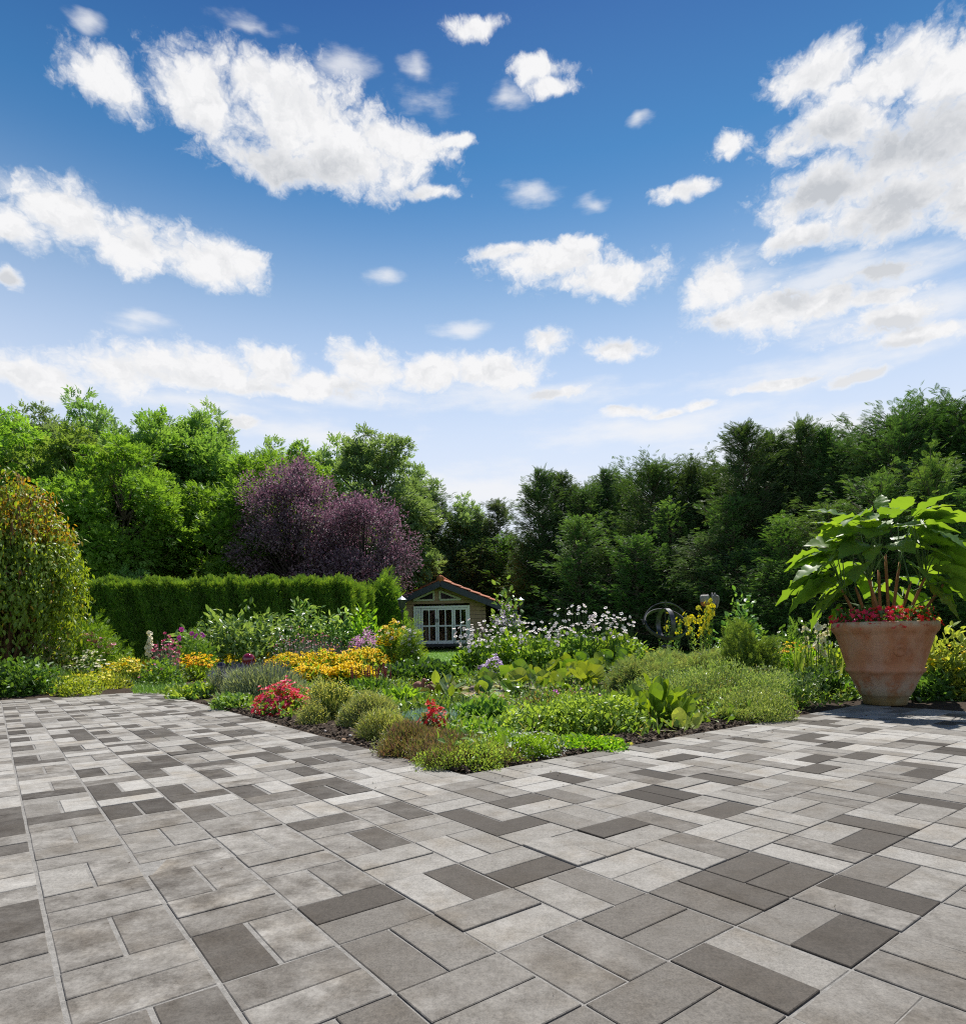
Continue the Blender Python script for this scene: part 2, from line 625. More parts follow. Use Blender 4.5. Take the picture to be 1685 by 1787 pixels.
def T_dome(sides=6, h=0.5):
    V = [[math.cos(2 * PI * k / sides), 0, math.sin(2 * PI * k / sides)] for k in range(sides)] + [[.7 * math.cos(2 * PI * k / sides), h * .7, .7 * math.sin(2 * PI * k / sides)] for k in range(sides)] + [[0, h, 0]]
    Fs = [(k, k + sides, (k + 1) % sides + sides, (k + 1) % sides) for k in range(sides)] + [(k + sides, 2 * sides, (k + 1) % sides + sides) for k in range(sides)]
    return np.array(V), Fs


def T_spike(w=0.10, n=5):
    """A flower spike made of whorls (diamond cross-section), axis +Y, length 1."""
    V, Fs = [], []
    prof = [(0.25, 0.0)]
    for i in range(n):
        t = i / n
        k = 1 - 0.55 * t
        prof += [(1.0 * k, t + 0.45 / n), (0.55 * k, t + 0.95 / n)]
    prof += [(0.05, 1.0)]
    for r, y in prof:
        for a in range(5):
            V.append([w / 2 * r * math.cos(a * 2 * PI / 5 + y * 7), y, w / 2 * r * math.sin(a * 2 * PI / 5 + y * 7)])
    for i in range(len(prof) - 1):
        for a in range(5):
            Fs.append((i * 5 + a, i * 5 + 5 + a, i * 5 + 5 + (a + 1) % 5, i * 5 + (a + 1) % 5))
    return np.array(V), Fs


def T_star(n=5, w=0.5):
    """A small open flower of pointed petals facing +Y."""
    V, Fs = [[0, 0, 0]], []
    for k in range(n):
        a = 2 * PI * k / n
        c, s_ = math.cos(a), math.sin(a)
        i = len(V)
        for r, t, y in ((.55, -w / 2, .2), (1, 0, .12), (.55, w / 2, .2)):
            V.append([c * r - s_ * t, y, s_ * r + c * t])
        Fs.append((0, i + 2, i + 1, i))
    return np.array(V), Fs


def T_pad(w=1.0, cup=0.25, n=12, notch=0.35, wave=0.04):
    """A round leaf with a notch, lying in XY around (0, .5), cupped upwards."""
    V, Fs = [[0, .42, 0]], []
    for ring, r in ((0, .28), (1, .52)):
        for k in range(n + 1):
            a = -PI / 2 + notch / 2 + (2 * PI - notch) * k / n
            rr = r * (1 + (0.05 * math.sin(5 * a) if ring else 0))
            V.append([w * rr * math.cos(a), .5 + rr * math.sin(a), cup * (r / .52) ** 2 * .5 + (wave * math.sin(3 * a + 1) if ring else 0)])
    for k in range(n):
        Fs.append((0, 1 + k, 2 + k))
        Fs.append((1 + k, n + 2 + k, n + 3 + k, 2 + k))
    return np.array(V), Fs


def T_lobed():
    """A big ragged five-pointed leaf, arched, about 0.75 wide per length."""
    half = [(0.0, 0.0), (.13, .01), (.24, .06), (.32, .15), (.41, .22), (.38, .31), (.39, .40), (.45, .51), (.36, .55), (.30, .64), (.28, .74), (.19, .78), (.11, .88), (0.0, 1.0)]
    V, Fs = [], []
    m = len(half)
    for k in range(m):                       # midrib
        y = half[k][1]
        V.append([0, y, -0.22 * y ** 2])
    for sg in (-1, 1):
        b = len(V)
        for k, (x, y) in enumerate(half):
            V.append([sg * x * .74, y, -0.22 * y ** 2 + 0.10 * x + 0.035 * math.sin(k * 2.1 + sg) * (x > .2)])
        mb = len(V)
        for k, (x, y) in enumerate(half):    # halfway line, dipped between veins
            V.append([sg * x * .37, y, -0.22 * y ** 2 + 0.085 * x + 0.022 * math.sin(k * 2.3)])
        for k in range(m - 1):
            for p, q in ((0, mb), (mb, b)):
                f = (p + k, q + k, q + k + 1, p + k + 1)
                Fs.append(f if sg > 0 else f[::-1])
    return np.array(V, float), Fs


LEAF, LEAFN, LEAFT = T_leaf(), T_leaf(0.34), T_leaf(0.16, 0.02)
OVAL, OVALN = T_oval(), T_oval(0.42, 0.05, 0.2)
# ------------------------------------------------------------------ scatter patterns


def unit(n):
    return norm(rng.normal(size=(n, 3)))


def dome(n, rx, ry, h, inner=0.6, lump=0.16, low=0.0, freq=3.2):
    """Points through the outer shell of a lumpy mound, with the outward normals."""
    d = unit(n)
    d[:, 2] = np.abs(d[:, 2]) * (1 + low) - low
    d = norm(d)
    lum = np.zeros(n)
    for _ in range(7):
        k = rng.normal(size=3) * freq
        lum += np.cos(d @ k + rng.uniform(0, 6.28))
    r = (1 - (1 - inner) * rng.random(n) ** 1.3) * (1 + lump * 1.25 * lum / 2.6) * np.where(rng.random(n) < .07, rng.uniform(1.02, 1.2, n), 1.0)
    sc = np.array([rx, ry, h])
    P = d * r[:, None] * sc
    P[:, 2] = np.maximum(P[:, 2], 0.004)
    return P, norm(d / sc)


def foliage(g, tm, P, nrm, size, out=0.7, up=0.35, rnd=0.8, face=0.6, droop=0.0, var=0.35):
    n = len(P)
    D = norm(nrm * out + np.array([0, 0, up - droop]) + rng.normal(size=(n, 3)) * rnd * 0.6)
    Nf = norm(np.array([0, 0, 1.0]) * face + nrm * 0.5 + rng.normal(size=(n, 3)) * 0.45)
    S = size * rng.uniform(1 - var, 1 + var, n)
    return g.scatter(tm, P, D, Nf, S)


def gz(Y):
    """Height of the lawn, which rises a little towards the hut."""
    t = min(1.0, max(0.0, (Y - 9.0) / 20.0))
    return -0.03 + 0.235 * t


print('helpers ready')

# ------------------------------------------------------------------ ground, lawn, patio, bed, pond
def mat_lawn():
    m, N, L, out = newmat('lawn')
    tc = N.new('ShaderNodeTexCoord')
    n1 = N.new('ShaderNodeTexNoise')
    n1.inputs['Scale'].default_value = 0.9
    n1.inputs['Detail'].default_value = 4
    n2 = N.new('ShaderNodeTexNoise')
    n2.inputs['Scale'].default_value = 38
    n2.inputs['Detail'].default_value = 6
    for n in (n1, n2):
        L.new(tc.outputs['Object'], n.inputs['Vector'])
    c1 = ramp(N, L, n2.outputs['Fac'], [(0.3, (0.05, 0.13, 0.012)), (0.7, (0.15, 0.30, 0.03))])
    c2 = ramp(N, L, n1.outputs['Fac'], [(0.3, (0.8, 0.9, 0.8)), (0.7, (1.1, 1.0, 0.9))])
    mx = N.new('ShaderNodeMix')
    mx.data_type, mx.blend_type = 'RGBA', 'MULTIPLY'
    mx.inputs[0].default_value = 1
    L.new(c1, mx.inputs[6])
    L.new(c2, mx.inputs[7])
    b = N.new('ShaderNodeBsdfPrincipled')
    L.new(mx.outputs[2], b.inputs['Base Color'])
    b.inputs['Roughness'].default_value = 0.8
    b.inputs['Specular IOR Level'].default_value = 0.2
    bp = N.new('ShaderNodeBump')
    bp.inputs['Strength'].default_value = 0.8
    bp.inputs['Distance'].default_value = 0.03
    L.new(n2.outputs['Fac'], bp.inputs['Height'])
    L.new(bp.outputs[0], b.inputs['Normal'])
    L.new(b.outputs[0], out.inputs[0])
    return m


g = Geo()
xs = np.concatenate([[-1500, -300, -80], np.linspace(-40, 40, 33), [80, 300, 1500]])
ys = np.concatenate([[-300, -40, -5], np.linspace(0, 45, 46), [90, 300, 1500]])
V = np.array([[x, y, gz(y)] for y in ys for x in xs])
i, j = np.meshgrid(np.arange(len(ys) - 1), np.arange(len(xs) - 1), indexing='ij')
k = i * len(xs) + j
g.add(V, [np.stack([k, k + 1, k + len(xs) + 1, k + len(xs)], -1).reshape(-1, 4)])
tag(put('lawn', g.build('lawn', mat_lawn())), kind='structure')


def mat_paver():
    m, N, L, out = newmat('pavers')
    at_ = N.new('ShaderNodeAttribute')
    at_.attribute_name = 'tone'
    bl = N.new('ShaderNodeAttribute')
    bl.attribute_name = 'bloom'
    tc = N.new('ShaderNodeTexCoord')

    def noise(scale, detail, rough=0.6):
        n = N.new('ShaderNodeTexNoise')
        n.inputs['Scale'].default_value = scale
        n.inputs['Detail'].default_value = detail
        n.inputs['Roughness'].default_value = rough
        L.new(tc.outputs['Object'], n.inputs['Vector'])
        return n.outputs['Fac']

    def math_(op, a, b, clamp=False):
        n = N.new('ShaderNodeMath')
        n.operation, n.use_clamp = op, clamp
        for q, v in enumerate((a, b)):
            if isinstance(v, (int, float)):
                n.inputs[q].default_value = v
            else:
                L.new(v, n.inputs[q])
        return n.outputs[0]
    base = ramp(N, L, at_.outputs['Fac'], [(0.0, (0.030, 0.024, 0.019)), (0.33, (0.088, 0.079, 0.069)), (0.66, (0.174, 0.165, 0.151)), (1.0, (0.300, 0.292, 0.276))])
    grain = noise(330, 3, 0.7)
    grain2 = noise(120, 4, 0.7)
    blot = noise(13, 6, 0.65)
    spk = ramp(N, L, math_('ADD', math_('MULTIPLY', grain, 0.6), math_('MULTIPLY', grain2, 0.4)), [(0.36, (0.60, 0.59, 0.57)), (0.5, (1.0, 1.0, 1.0)), (0.64, (1.38, 1.36, 1.33))])
    mx = N.new('ShaderNodeMix')
    mx.data_type, mx.blend_type = 'RGBA', 'MULTIPLY'
    mx.inputs[0].default_value = 0.9
    L.new(base, mx.inputs[6])
    L.new(spk, mx.inputs[7])
    # lime bloom in cloudy patches, each paver with its own amount
    f = math_('MULTIPLY', math_('MULTIPLY', math_('SUBTRACT', blot, 0.36), 2.6, True), bl.outputs['Fac'], True)
    f = math_('MULTIPLY', f, math_('ADD', math_('MULTIPLY', grain2, 1.4), 0.1), True)
    mx2 = N.new('ShaderNodeMix')
    mx2.data_type = 'RGBA'
    L.new(f, mx2.inputs[0])
    L.new(mx.outputs[2], mx2.inputs[6])
    mx2.inputs[7].default_value = (0.38, 0.365, 0.34, 1)
    # brown weathering
    st = ramp(N, L, noise(5.5, 5, 0.6), [(0.48, (1, 1, 1)), (0.72, (0.80, 0.745, 0.67))])
    mx3 = N.new('ShaderNodeMix')
    mx3.data_type, mx3.blend_type = 'RGBA', 'MULTIPLY'
    mx3.inputs[0].default_value = 1.0
    mot = ramp(N, L, noise(21, 7, 0.7), [(0.34, (0.83, 0.82, 0.80)), (0.52, (1, 1, 1)), (0.70, (1.10, 1.10, 1.09))])
    mxm = N.new('ShaderNodeMix')
    mxm.data_type, mxm.blend_type = 'RGBA', 'MULTIPLY'
    mxm.inputs[0].default_value = 1.0
    L.new(mx2.outputs[2], mxm.inputs[6])
    L.new(mot, mxm.inputs[7])
    L.new(mxm.outputs[2], mx3.inputs[6])
    L.new(st, mx3.inputs[7])
    b = N.new('ShaderNodeBsdfPrincipled')
    L.new(mx3.outputs[2], b.inputs['Base Color'])
    b.inputs['Roughness'].default_value = 0.75
    b.inputs['Specular IOR Level'].default_value = 0.22
    bp = N.new('ShaderNodeBump')
    bp.inputs['Strength'].default_value = 0.35
    bp.inputs['Distance'].default_value = 0.0015
    L.new(math_('ADD', grain, grain2), bp.inputs['Height'])
    L.new(bp.outputs[0], b.inputs['Normal'])
    L.new(b.outputs[0], out.inputs[0])
    return m


TONES = {0: "0,1,1 0,4,0 0,5,1 0,6,1 1,-2,1 1,5,1 1,7,1 1,12,0 1,14,0 1,16,0 1,24,0 1,28,0 2,-1,0 2,1,0 2,5,0 2,5,1 2,6,1 2,7,0 2,9,0 2,13,0 2,15,1 2,16,1 2,17,1 2,18,1 3,-1,1 3,4,0 3,5,1 3,6,0 3,8,0 3,9,0 3,10,1 3,11,1 3,14,0 3,16,0 3,17,1 3,28,0 4,-1,1 4,1,1 4,5,0 4,7,0 4,8,1 4,10,1 4,11,1 4,15,0 4,15,1 4,17,0 4,22,0 4,26,1 5,-4,0 5,2,1 5,4,0 5,4,1 5,5,0 5,6,1 5,8,1 5,9,0 5,11,1 5,12,0 5,14,1 6,-4,0 6,-3,1 6,0,1 6,1,0 6,7,0 6,7,1 6,9,0 6,15,1 7,-3,0 7,-1,1 7,1,1 7,8,1 7,10,0 7,10,1 7,16,1 9,-1,0 9,0,0 9,0,1 9,2,0 10,-3,0 10,1,1 11,0,0 12,2,0 13,-1,1 13,3,1 14,-2,0 14,0,0 15,-1,1 15,2,1 16,0,1 16,1,1 17,-2,0 17,-2,1 17,1,1 18,-1,0",
         1: "1,8,1 1,9,1 1,21,0 2,8,0 2,11,1 2,26,1 3,-2,0 3,12,1 3,21,0 3,23,1 4,4,1 4,6,0 4,8,0 4,16,0 5,-2,1 5,3,0 5,7,0 5,13,0 5,14,0 6,6,0 6,15,0 6,17,0 7,-4,0 7,-2,1 7,2,0 7,3,0 7,6,1 7,12,0 7,12,1 7,16,0 8,-4,1 8,-3,1 8,-1,0 8,1,0 9,-4,1 10,-1,1 10,1,0 10,2,1 11,-2,0 11,-1,0 11,0,1 11,1,0 11,2,0 11,3,1 12,-2,0 13,-2,1 13,1,0 13,2,1 17,-1,1 17,2,1 19,3,0",
         3: "0,2,1 1,2,0 4,-2,0 4,-1,0 4,0,0 5,-4,1 6,-1,0 6,2,0 6,3,0"}
TONE = {tuple(map(int, q.split(','))): t for t, s_ in TONES.items() for q in s_.split()}


def build_patio():
    g = Geo()
    tone, bloom = [], []
    ca, sa = math.cos(YAW), math.sin(YAW)
    R = np.array([[ca, -sa], [sa, ca]])          # (u, v) -> (x, y)
    r = random.Random(3)
    for i in range(-10, 26):
        for j in range(-16, 34):
            if not (i < 8 or j < 4):
                continue
            X, Y = uv2w(i + .5, j + .5)
            if Y < -0.5 or abs(X) > Y + 4.0 or Y > 8:
                continue
            along_v = (i + j) % 2
            left = X < -0.25
            for k in (0, 1):
                jw = 0.0042 if left else 0.0030      # half joint between blocks of two
                iw = 0.0048 if (left and along_v) else 0.0022
                if along_v:
                    u0, u1, v0, v1 = i + .5 * k, i + .5 + .5 * k, j, j + 1
                    m = (iw if k else jw, jw if k else iw, jw * .55, jw * .55)
                else:
                    u0, u1, v0, v1 = i, i + 1, j + .5 * k, j + .5 + .5 * k
                    m = (jw, jw, iw * .6 if k else jw * .55, jw * .55 if k else iw * .6)
                a = np.array([(u0 - U0) * CELL + m[0], (v0 - V0) * CELL + m[2]])
                b = np.array([(u1 - U0) * CELL - m[1], (v1 - V0) * CELL - m[3]])
                cs = np.array([[a[0], a[1]], [b[0], a[1]], [b[0], b[1]], [a[0], b[1]]]) + np.array([r.gauss(0, .0007), r.gauss(0, .0007)])
                ce = cs.mean(0)
                rot = r.gauss(0, 0.004)
                cs = ce + (cs - ce) @ np.array([[1, rot], [-rot, 1]])
                ins = ce + (cs - ce) * (1 - .0013 / np.abs(cs - ce))
                W, I = cs @ R.T, ins @ R.T
                h = r.gauss(0.0010, 0.0008)
                tx, ty = r.gauss(0, .003), r.gauss(0, .003)
                zz = h + (I - I.mean(0)) @ [tx, ty]
                P = [[*I[q], zz[q]] for q in range(4)] + [[*W[q], zz[q] - .0012] for q in range(4)] + [[*W[q], -.05] for q in range(4)]
                g.add(P, [(0, 1, 2, 3)] + [(q, q + 4, (q + 1) % 4 + 4, (q + 1) % 4) for q in range(4)] + [(q + 4, q + 8, (q + 1) % 4 + 8, (q + 1) % 4 + 4) for q in range(4)])
                t = TONE.get((i, j, k))
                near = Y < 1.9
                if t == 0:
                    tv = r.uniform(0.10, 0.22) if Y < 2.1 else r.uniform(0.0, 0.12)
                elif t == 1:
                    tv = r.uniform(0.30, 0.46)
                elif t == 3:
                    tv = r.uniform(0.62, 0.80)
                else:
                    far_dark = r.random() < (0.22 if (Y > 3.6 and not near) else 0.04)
                    tv = r.uniform(0.02, 0.2) if far_dark else r.uniform(*((.24, .43) if (left and Y < 1.5) else (.34, .58) if (left and Y < 2.0) else (.34, .52) if Y < 1.35 else (.50, .78) if (not left and Y < 2.2) else (.66, .98) if r.random() < .72 else (.42, .64)))  # nearest pavers darker: brown mottled stone, plus vignette shading put into their tone
                bv = 0.0 if tv < 0.25 and not left else (r.uniform(0.35, 1.0) if left else r.uniform(0.0, 0.55))
                if tv < 0.2:
                    bv *= 0.3
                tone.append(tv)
                bloom.append(bv)
    me = g.build('patio', mat_paver())
    nf = len(me.polygons)
    # faces are grouped by size; every paver has nine quads, so they stay in order
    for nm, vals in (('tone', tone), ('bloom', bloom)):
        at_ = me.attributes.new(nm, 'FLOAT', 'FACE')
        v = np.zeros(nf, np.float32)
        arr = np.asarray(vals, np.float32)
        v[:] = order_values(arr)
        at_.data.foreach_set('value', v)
    return me


def order_values(arr):
    return np.repeat(arr, 9)


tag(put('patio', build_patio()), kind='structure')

# jointing sand, one sheet just under the paver tops
g = Geo()
for (a, b, c, d) in ((-10, 8, -16, 34), (8, 26, -16, 4)):
    for i in range(a, b):                               # filled flush at the left, sunk lower at the right
        for j in range(c, d):
            q = []
            for u, v in ((i, j), (i + 1, j), (i + 1, j + 1), (i, j + 1)):
                X, Y = uv2w(u, v)
                q.append([X, Y, -.0009 - .0008 * min(1, max(0, (X + .45) / .5))])
            g.add(q, [(0, 1, 2, 3)])
tag(put('joint_sand', g.build('joint_sand', plain('joint_sand', (0.27, 0.26, 0.245), 0.95, 0.1, noise=(60, (0.16, 0.155, 0.145), 8), bump=0.4, bscale=400))), kind='structure')


def w2uv(X, Y):
    X, Y = X / CELL, Y / CELL
    return U0 + X * math.cos(YAW) + Y * math.sin(YAW), V0 - X * math.sin(YAW) + Y * math.cos(YAW)


SOIL = plain('soil', (0.020, 0.014, 0.010), 0.95, 0.15, noise=(45, (0.060, 0.042, 0.030), 8), bump=1.0, bscale=70)
g = Geo()
nx, ny = 150, 130
X0, X1, Y0, Y1 = -8.0, 7.0, 2.2, 10.6
bed_x, bed_y = np.meshgrid(np.linspace(X0, X1, nx), np.linspace(Y0, Y1, ny))
bu, bv = w2uv(bed_x, bed_y)
bz = -0.014 + 0.010 * np.sin(bed_x * 5.1 + 2 * np.sin(bed_y * 3)) * np.cos(bed_y * 4.3) + 0.005 * rng.normal(size=bed_x.shape)
edge = np.minimum(1, np.maximum(np.minimum((bu - 8), (bv - 4)), np.maximum(bv - 34, bu - 26)) * 0.8)
bz = np.minimum(bz + 0.03 * np.clip(edge, 0, 1), 0.03)
V = np.stack([bed_x, bed_y, bz], -1).reshape(-1, 3)
i, j = np.meshgrid(np.arange(ny - 1), np.arange(nx - 1), indexing='ij')
k = (i * nx + j).ravel()
cu, cv = (bu.ravel()[k] + bu.ravel()[k + nx + 1]) / 2, (bv.ravel()[k] + bv.ravel()[k + nx + 1]) / 2
cx_, cy_ = bed_x.ravel()[k], bed_y.ravel()[k]
keep = (((cu > 7.75) & (cv > 3.75)) | (cv > 33.8) | (cu > 25.8)) & (cy_ < 9.6 + 0.5 * np.sin(cx_ * 1.7)) & ~((cx_ > 2.9) & (cy_ > 6.6))
k = k[keep]
g.add(V, [np.stack([k, k + 1, k + nx + 1, k + nx], -1)])
tag(put('flower_bed', g.build('flower_bed', SOIL, True)), kind='structure')

# bark mulch lying on the bare soil along the paving
g = Geo()
n = 5200
uu = np.where(rng.random(n) < .6, 8.05 + rng.random(n) ** 1.5 * 3.0, 8.0 + rng.random(n) * 14)
vv = np.where(uu < 11.1, 4.1 + rng.random(n) * 20, 4.05 + rng.random(n) ** 1.4 * 1.5)
P = np.array([[*uv2w(a, b), 0] for a, b in zip(uu, vv)])
P[:, 2] = rng.uniform(0.004, 0.016, n)
D = unit(n) * [1, 1, .35]
g.scatter((np.array([[-.4, -.5, 0], [.4, -.5, 0], [.3, .5, .05], [-.3, .5, 0], [0, 0, .3]]), [(0, 1, 4), (1, 2, 4), (2, 3, 4), (3, 0, 4)]), P, D, np.array([0, 0, 1.0]) + rng.normal(size=(n, 3)) * .4, rng.uniform(.008, .024, n))
mulch = leaf('mulch', [(0.015, 0.011, 0.008), (0.04, 0.028, 0.02), (0.075, 0.052, 0.038), (0.03, 0.022, 0.016), (0.22, 0.17, 0.12)], 0.0, rough=0.9, spec=0.2)
tag(put('bark_mulch', g.build('bark_mulch', mulch)), 'dark bark chips lying on the bare soil along the paving', 'mulch', kind='stuff')

# pond
pc = G(935, 1212)
g = Geo()
ang = np.linspace(0, 2 * PI, 49)[:-1]
V = [[pc.x + 1.25 * math.cos(a) * (1 + .08 * math.sin(3 * a)), pc.y + .8 * math.sin(a) * (1 + .06 * math.cos(2 * a)), 0.034] for a in ang]
g.add(V + [[pc.x, pc.y, .034]], [(q, (q + 1) % 48, 48) for q in range(48)])
m, N, L, out = newmat('pond_water')
b = N.new('ShaderNodeBsdfPrincipled')
b.inputs['Base Color'].default_value = (0.012, 0.016, 0.008, 1)
b.inputs['Roughness'].default_value = 0.06
L.new(b.outputs[0], out.inputs[0])
tag(put('pond_water', g.build('pond_water', m)), kind='structure')

# short grass growing up against the far paving edge
g = Geo()
n = 3600
P = np.array([G(x, y) for x, y in zip(rng.uniform(232, 312, n), rng.uniform(1180, 1211, n))])
D = norm(np.array([0, 0, 1.0]) + rng.normal(size=(n, 3)) * .4)
g.scatter(T_blade(0.09, .35, 3), P, D, unit(n) + [0, -.6, 0], rng.uniform(.05, .12, n))
GRASS = leaf('grass_blades', [(0.07, 0.16, 0.02), (0.11, 0.22, 0.03), (0.16, 0.27, 0.05)], .35)
tag(put('grass', g.build('grass', GRASS)), 'short grass growing at the far paving edge beside the yellow daisies', 'grass', kind='stuff')
g = Geo()
n = 26000
Y_ = rng.uniform(9.5, 24, n)
P = np.stack([rng.uniform(-2.6, 3.6, n) + (Y_ - 12) * -.03, Y_, np.array([gz(q) for q in Y_])], 1)
k = n // 3
P[:k, 0] = rng.uniform(4.5, 9.5, k)
P[:k, 1] = rng.uniform(6.6, 13, k)
P[:k, 2] = [gz(q) for q in P[:k, 1]]
g.scatter(T_blade(0.16, .35, 2), P, norm(np.array([0, 0, 1.0]) + rng.normal(size=(n, 3)) * .45), unit(n) + [0, -.6, 0], rng.uniform(.04, .085, n))
tag(put('lawn_grass', g.build('lawn_grass', GRASS)), 'mown sunlit lawn grass in front of the summer house', 'grass', kind='stuff')

# ------------------------------------------------------------------ trees, hedge, big shrubs
def trunk_geo(g, base, top, r0, r1, bend=0.25, seg=7, sides=7):
    base, top = np.asarray(base, float), np.asarray(top, float)
    t = np.linspace(0, 1, seg)[:, None]
    off = np.cumsum(rng.normal(size=(seg, 3)) * bend * np.linalg.norm(top - base) / seg * .5, 0)
    off -= off[0]
    pts = base + (top - base) * t + off * [1, 1, 0.2] * (1 - .5 * t)
    g.tube(pts, r0 + (r1 - r0) * t[:, 0] ** .8, sides)
    return pts


def deciduous(H, R, clumps, per, mat, size, low=0.2, clump_r=0.26, bark=BARK, stems=1, tm=None, sprigs=0.25, aspect=1.0):
    """Tapered trunk(s) with limbs reaching every leaf clump; the crown is thousands of leaf sprigs gathered in clumps."""
    gt, gc = Geo(), Geo()
    tm = tm or T_pinnate(3)
    spines = []
    for s_ in range(stems):
        a = rng.uniform(0, 2 * PI)
        lean = 0.0 if stems == 1 else R * .35
        spines.append(trunk_geo(gt, [0, 0, -.1], [lean * math.cos(a), lean * math.sin(a), H * .86], .02 * H / stems ** .5, .006, .22, 9))
    cz, rz = H * (low + (1 - low) * .5), H * (1 - low) * .5
    C, Rad = [], []
    for q in range(clumps):
        d = unit(1)[0]
        if d[2] < -0.75:
            d[2] *= -1
        r = rng.uniform(.35, 1) ** .55
        zf = d[2] * r
        w = R * (1 - .28 * max(0, zf)) * (1 - .15 * max(0, -zf))
        C.append([d[0] * r * w * aspect, d[1] * r * w, cz + zf * rz * .93])
        Rad.append(R * clump_r * rng.uniform(.65, 1.25))
    C, Rad = np.array(C), np.array(Rad)
    k = int(clumps * sprigs)
    if k:
        up = np.argsort(-C[:, 2])[:k]                         # loose shoots that break the skyline
        Rad[up] *= .62
        C[up, 2] += rng.uniform(0, .07, k) * H
    for c, rd in zip(C, Rad):
        sp = spines[rng.integers(len(spines))]
        h = np.clip(c[2] - rng.uniform(.12, .3) * H, .12 * H, .8 * H)
        b = sp[np.argmin(abs(sp[:, 2] - h))]
        mid = (b + c) / 2 + rng.normal(size=3) * .12 * R + [0, 0, -.05 * R]
        gt.tube([b, mid, c], [.011 * H * .55, .006 * H * .6, .003], 5, False)
        n = max(12, int(per * (rd / (R * clump_r)) ** 2))
        d = unit(n)
        r = rng.random(n) ** .42
        P = c + d * r[:, None] * rd * [1.15, 1.15, .85]
        outw = norm(P - [0, 0, cz - .2 * H])
        D = norm(outw * .7 + d * .6 + rng.normal(size=(n, 3)) * .5 + [0, 0, -.22])
        Nf = norm(np.array([0, 0, .9]) + outw * .5 + rng.normal(size=(n, 3)) * .4)
        gc.scatter(tm, P, D, Nf, size * rng.uniform(.65, 1.35, n))
        tw = rng.integers(0, n, 4)
        gt.tubes(np.repeat(c[None], 4, 0), P[tw], .012, .004, 3)
    return gt.build('trunk', bark), gc.build('crown', mat)


def conifer(H, R, mat, n_br=170, sprays=16, size=.34, tips=1.0, droop=.25, ragged=.25, bark=BARK, prof=.62, open_=0.0):
    """Straight trunk, upswept boughs up its whole height, each carrying flat feathery fronds."""
    gt, gc = Geo(), Geo()
    sp = trunk_geo(gt, [0, 0, -.1], [0, 0, H * .97], .018 * H, .01, .05, 8)
    tm, tm2 = T_spray(6, .045, .42, droop), T_spray(5, .055, .5, droop * 1.4)
    P, D, Nf, S = [], [], [], []
    A, B = [], []
    for q in range(n_br):
        t = rng.random() ** .9
        z = H * (.02 + .95 * t)
        a = rng.uniform(0, 2 * PI)
        L = R * ((1 - t) ** prof * .93 + .09) * rng.uniform(1 - ragged * 1.4, 1 + ragged) * (1 + .2 * math.cos(3 * a + q % 3))
        rise = rng.uniform(.15, .75) + .9 * t
        dr = np.array([math.cos(a), math.sin(a), rise * .6])
        tip = np.array([0, 0, z]) + dr * L
        base = np.array([sp[np.argmin(abs(sp[:, 2] - z)), 0], sp[np.argmin(abs(sp[:, 2] - z)), 1], z])
        A.append(base)
        B.append(tip)
        m_ = max(5, int(sprays * (.4 + L / R)))
        f = 1 - rng.random(m_) ** 1.35 * .72
        pt = base + (tip - base) * f[:, None] + np.array([0, 0, 1.0]) * (-.10 * L * np.sin(f * PI))[:, None]
        side = np.array([-dr[1], dr[0], 0])
        sg = rng.choice([-1, 1], m_)
        spread = rng.uniform(.15, 1.0, m_) * (1 - f * .55)
        d_ = norm(dr * [1, 1, .8] + side * (sg * spread)[:, None] * 1.3 + rng.normal(size=(m_, 3)) * .22)
        pt = pt + side * (sg * spread * .16 * L)[:, None] + rng.normal(size=(m_, 3)) * .05 * R
        P.append(pt)
        D.append(d_)
        Nf.append(np.array([0, 0, 1.0]) + rng.normal(size=(m_, 3)) * .35)
        S.append(size * rng.uniform(.6, 1.25, m_) * (.65 + .35 * (1 - t)))
    lead = int(60 * tips)
    tz = H * (1 - rng.random(lead) ** 1.5 * .16)
    P.append(np.stack([rng.normal(size=lead) * .045 * R, rng.normal(size=lead) * .045 * R, tz], 1))
    D.append(norm(np.stack([rng.normal(size=lead), rng.normal(size=lead), rng.uniform(.6, 2.4, lead)], 1)))
    Nf.append(unit(lead))
    S.append(size * rng.uniform(.5, .95, lead))
    P, D, Nf, S = (np.concatenate(q) for q in (P, D, Nf, S))
    h = len(P) // 2
    gc.scatter(tm, P[:h], D[:h], Nf[:h], S[:h])
    gc.scatter(tm2, P[h:], D[h:], Nf[h:], S[h:])
    gt.tubes(A, B, .02, .006, 4, bend=np.array([0, 0, -.05]))
    return gt.build('trunk', bark), gc.build('crown', mat)


def plant_tree(name, meshes, label, cat, px, top, Y, H, group, rz=None, wide=1.0):
    """Stands a tree at photo column px and depth Y so that it is as tall as its top in the photo."""
    p = at(px, top, Y)
    z0 = gz(Y)
    s_ = (p.z - z0) / H
    o = thing(name, label, cat, (p.x, Y, z0), rng.uniform(0, 6.28) if rz is None else rz, (s_ * wide, s_ * wide, s_), group)
    put('trunk', meshes[0], o)
    put('crown', meshes[1], o)
    return o


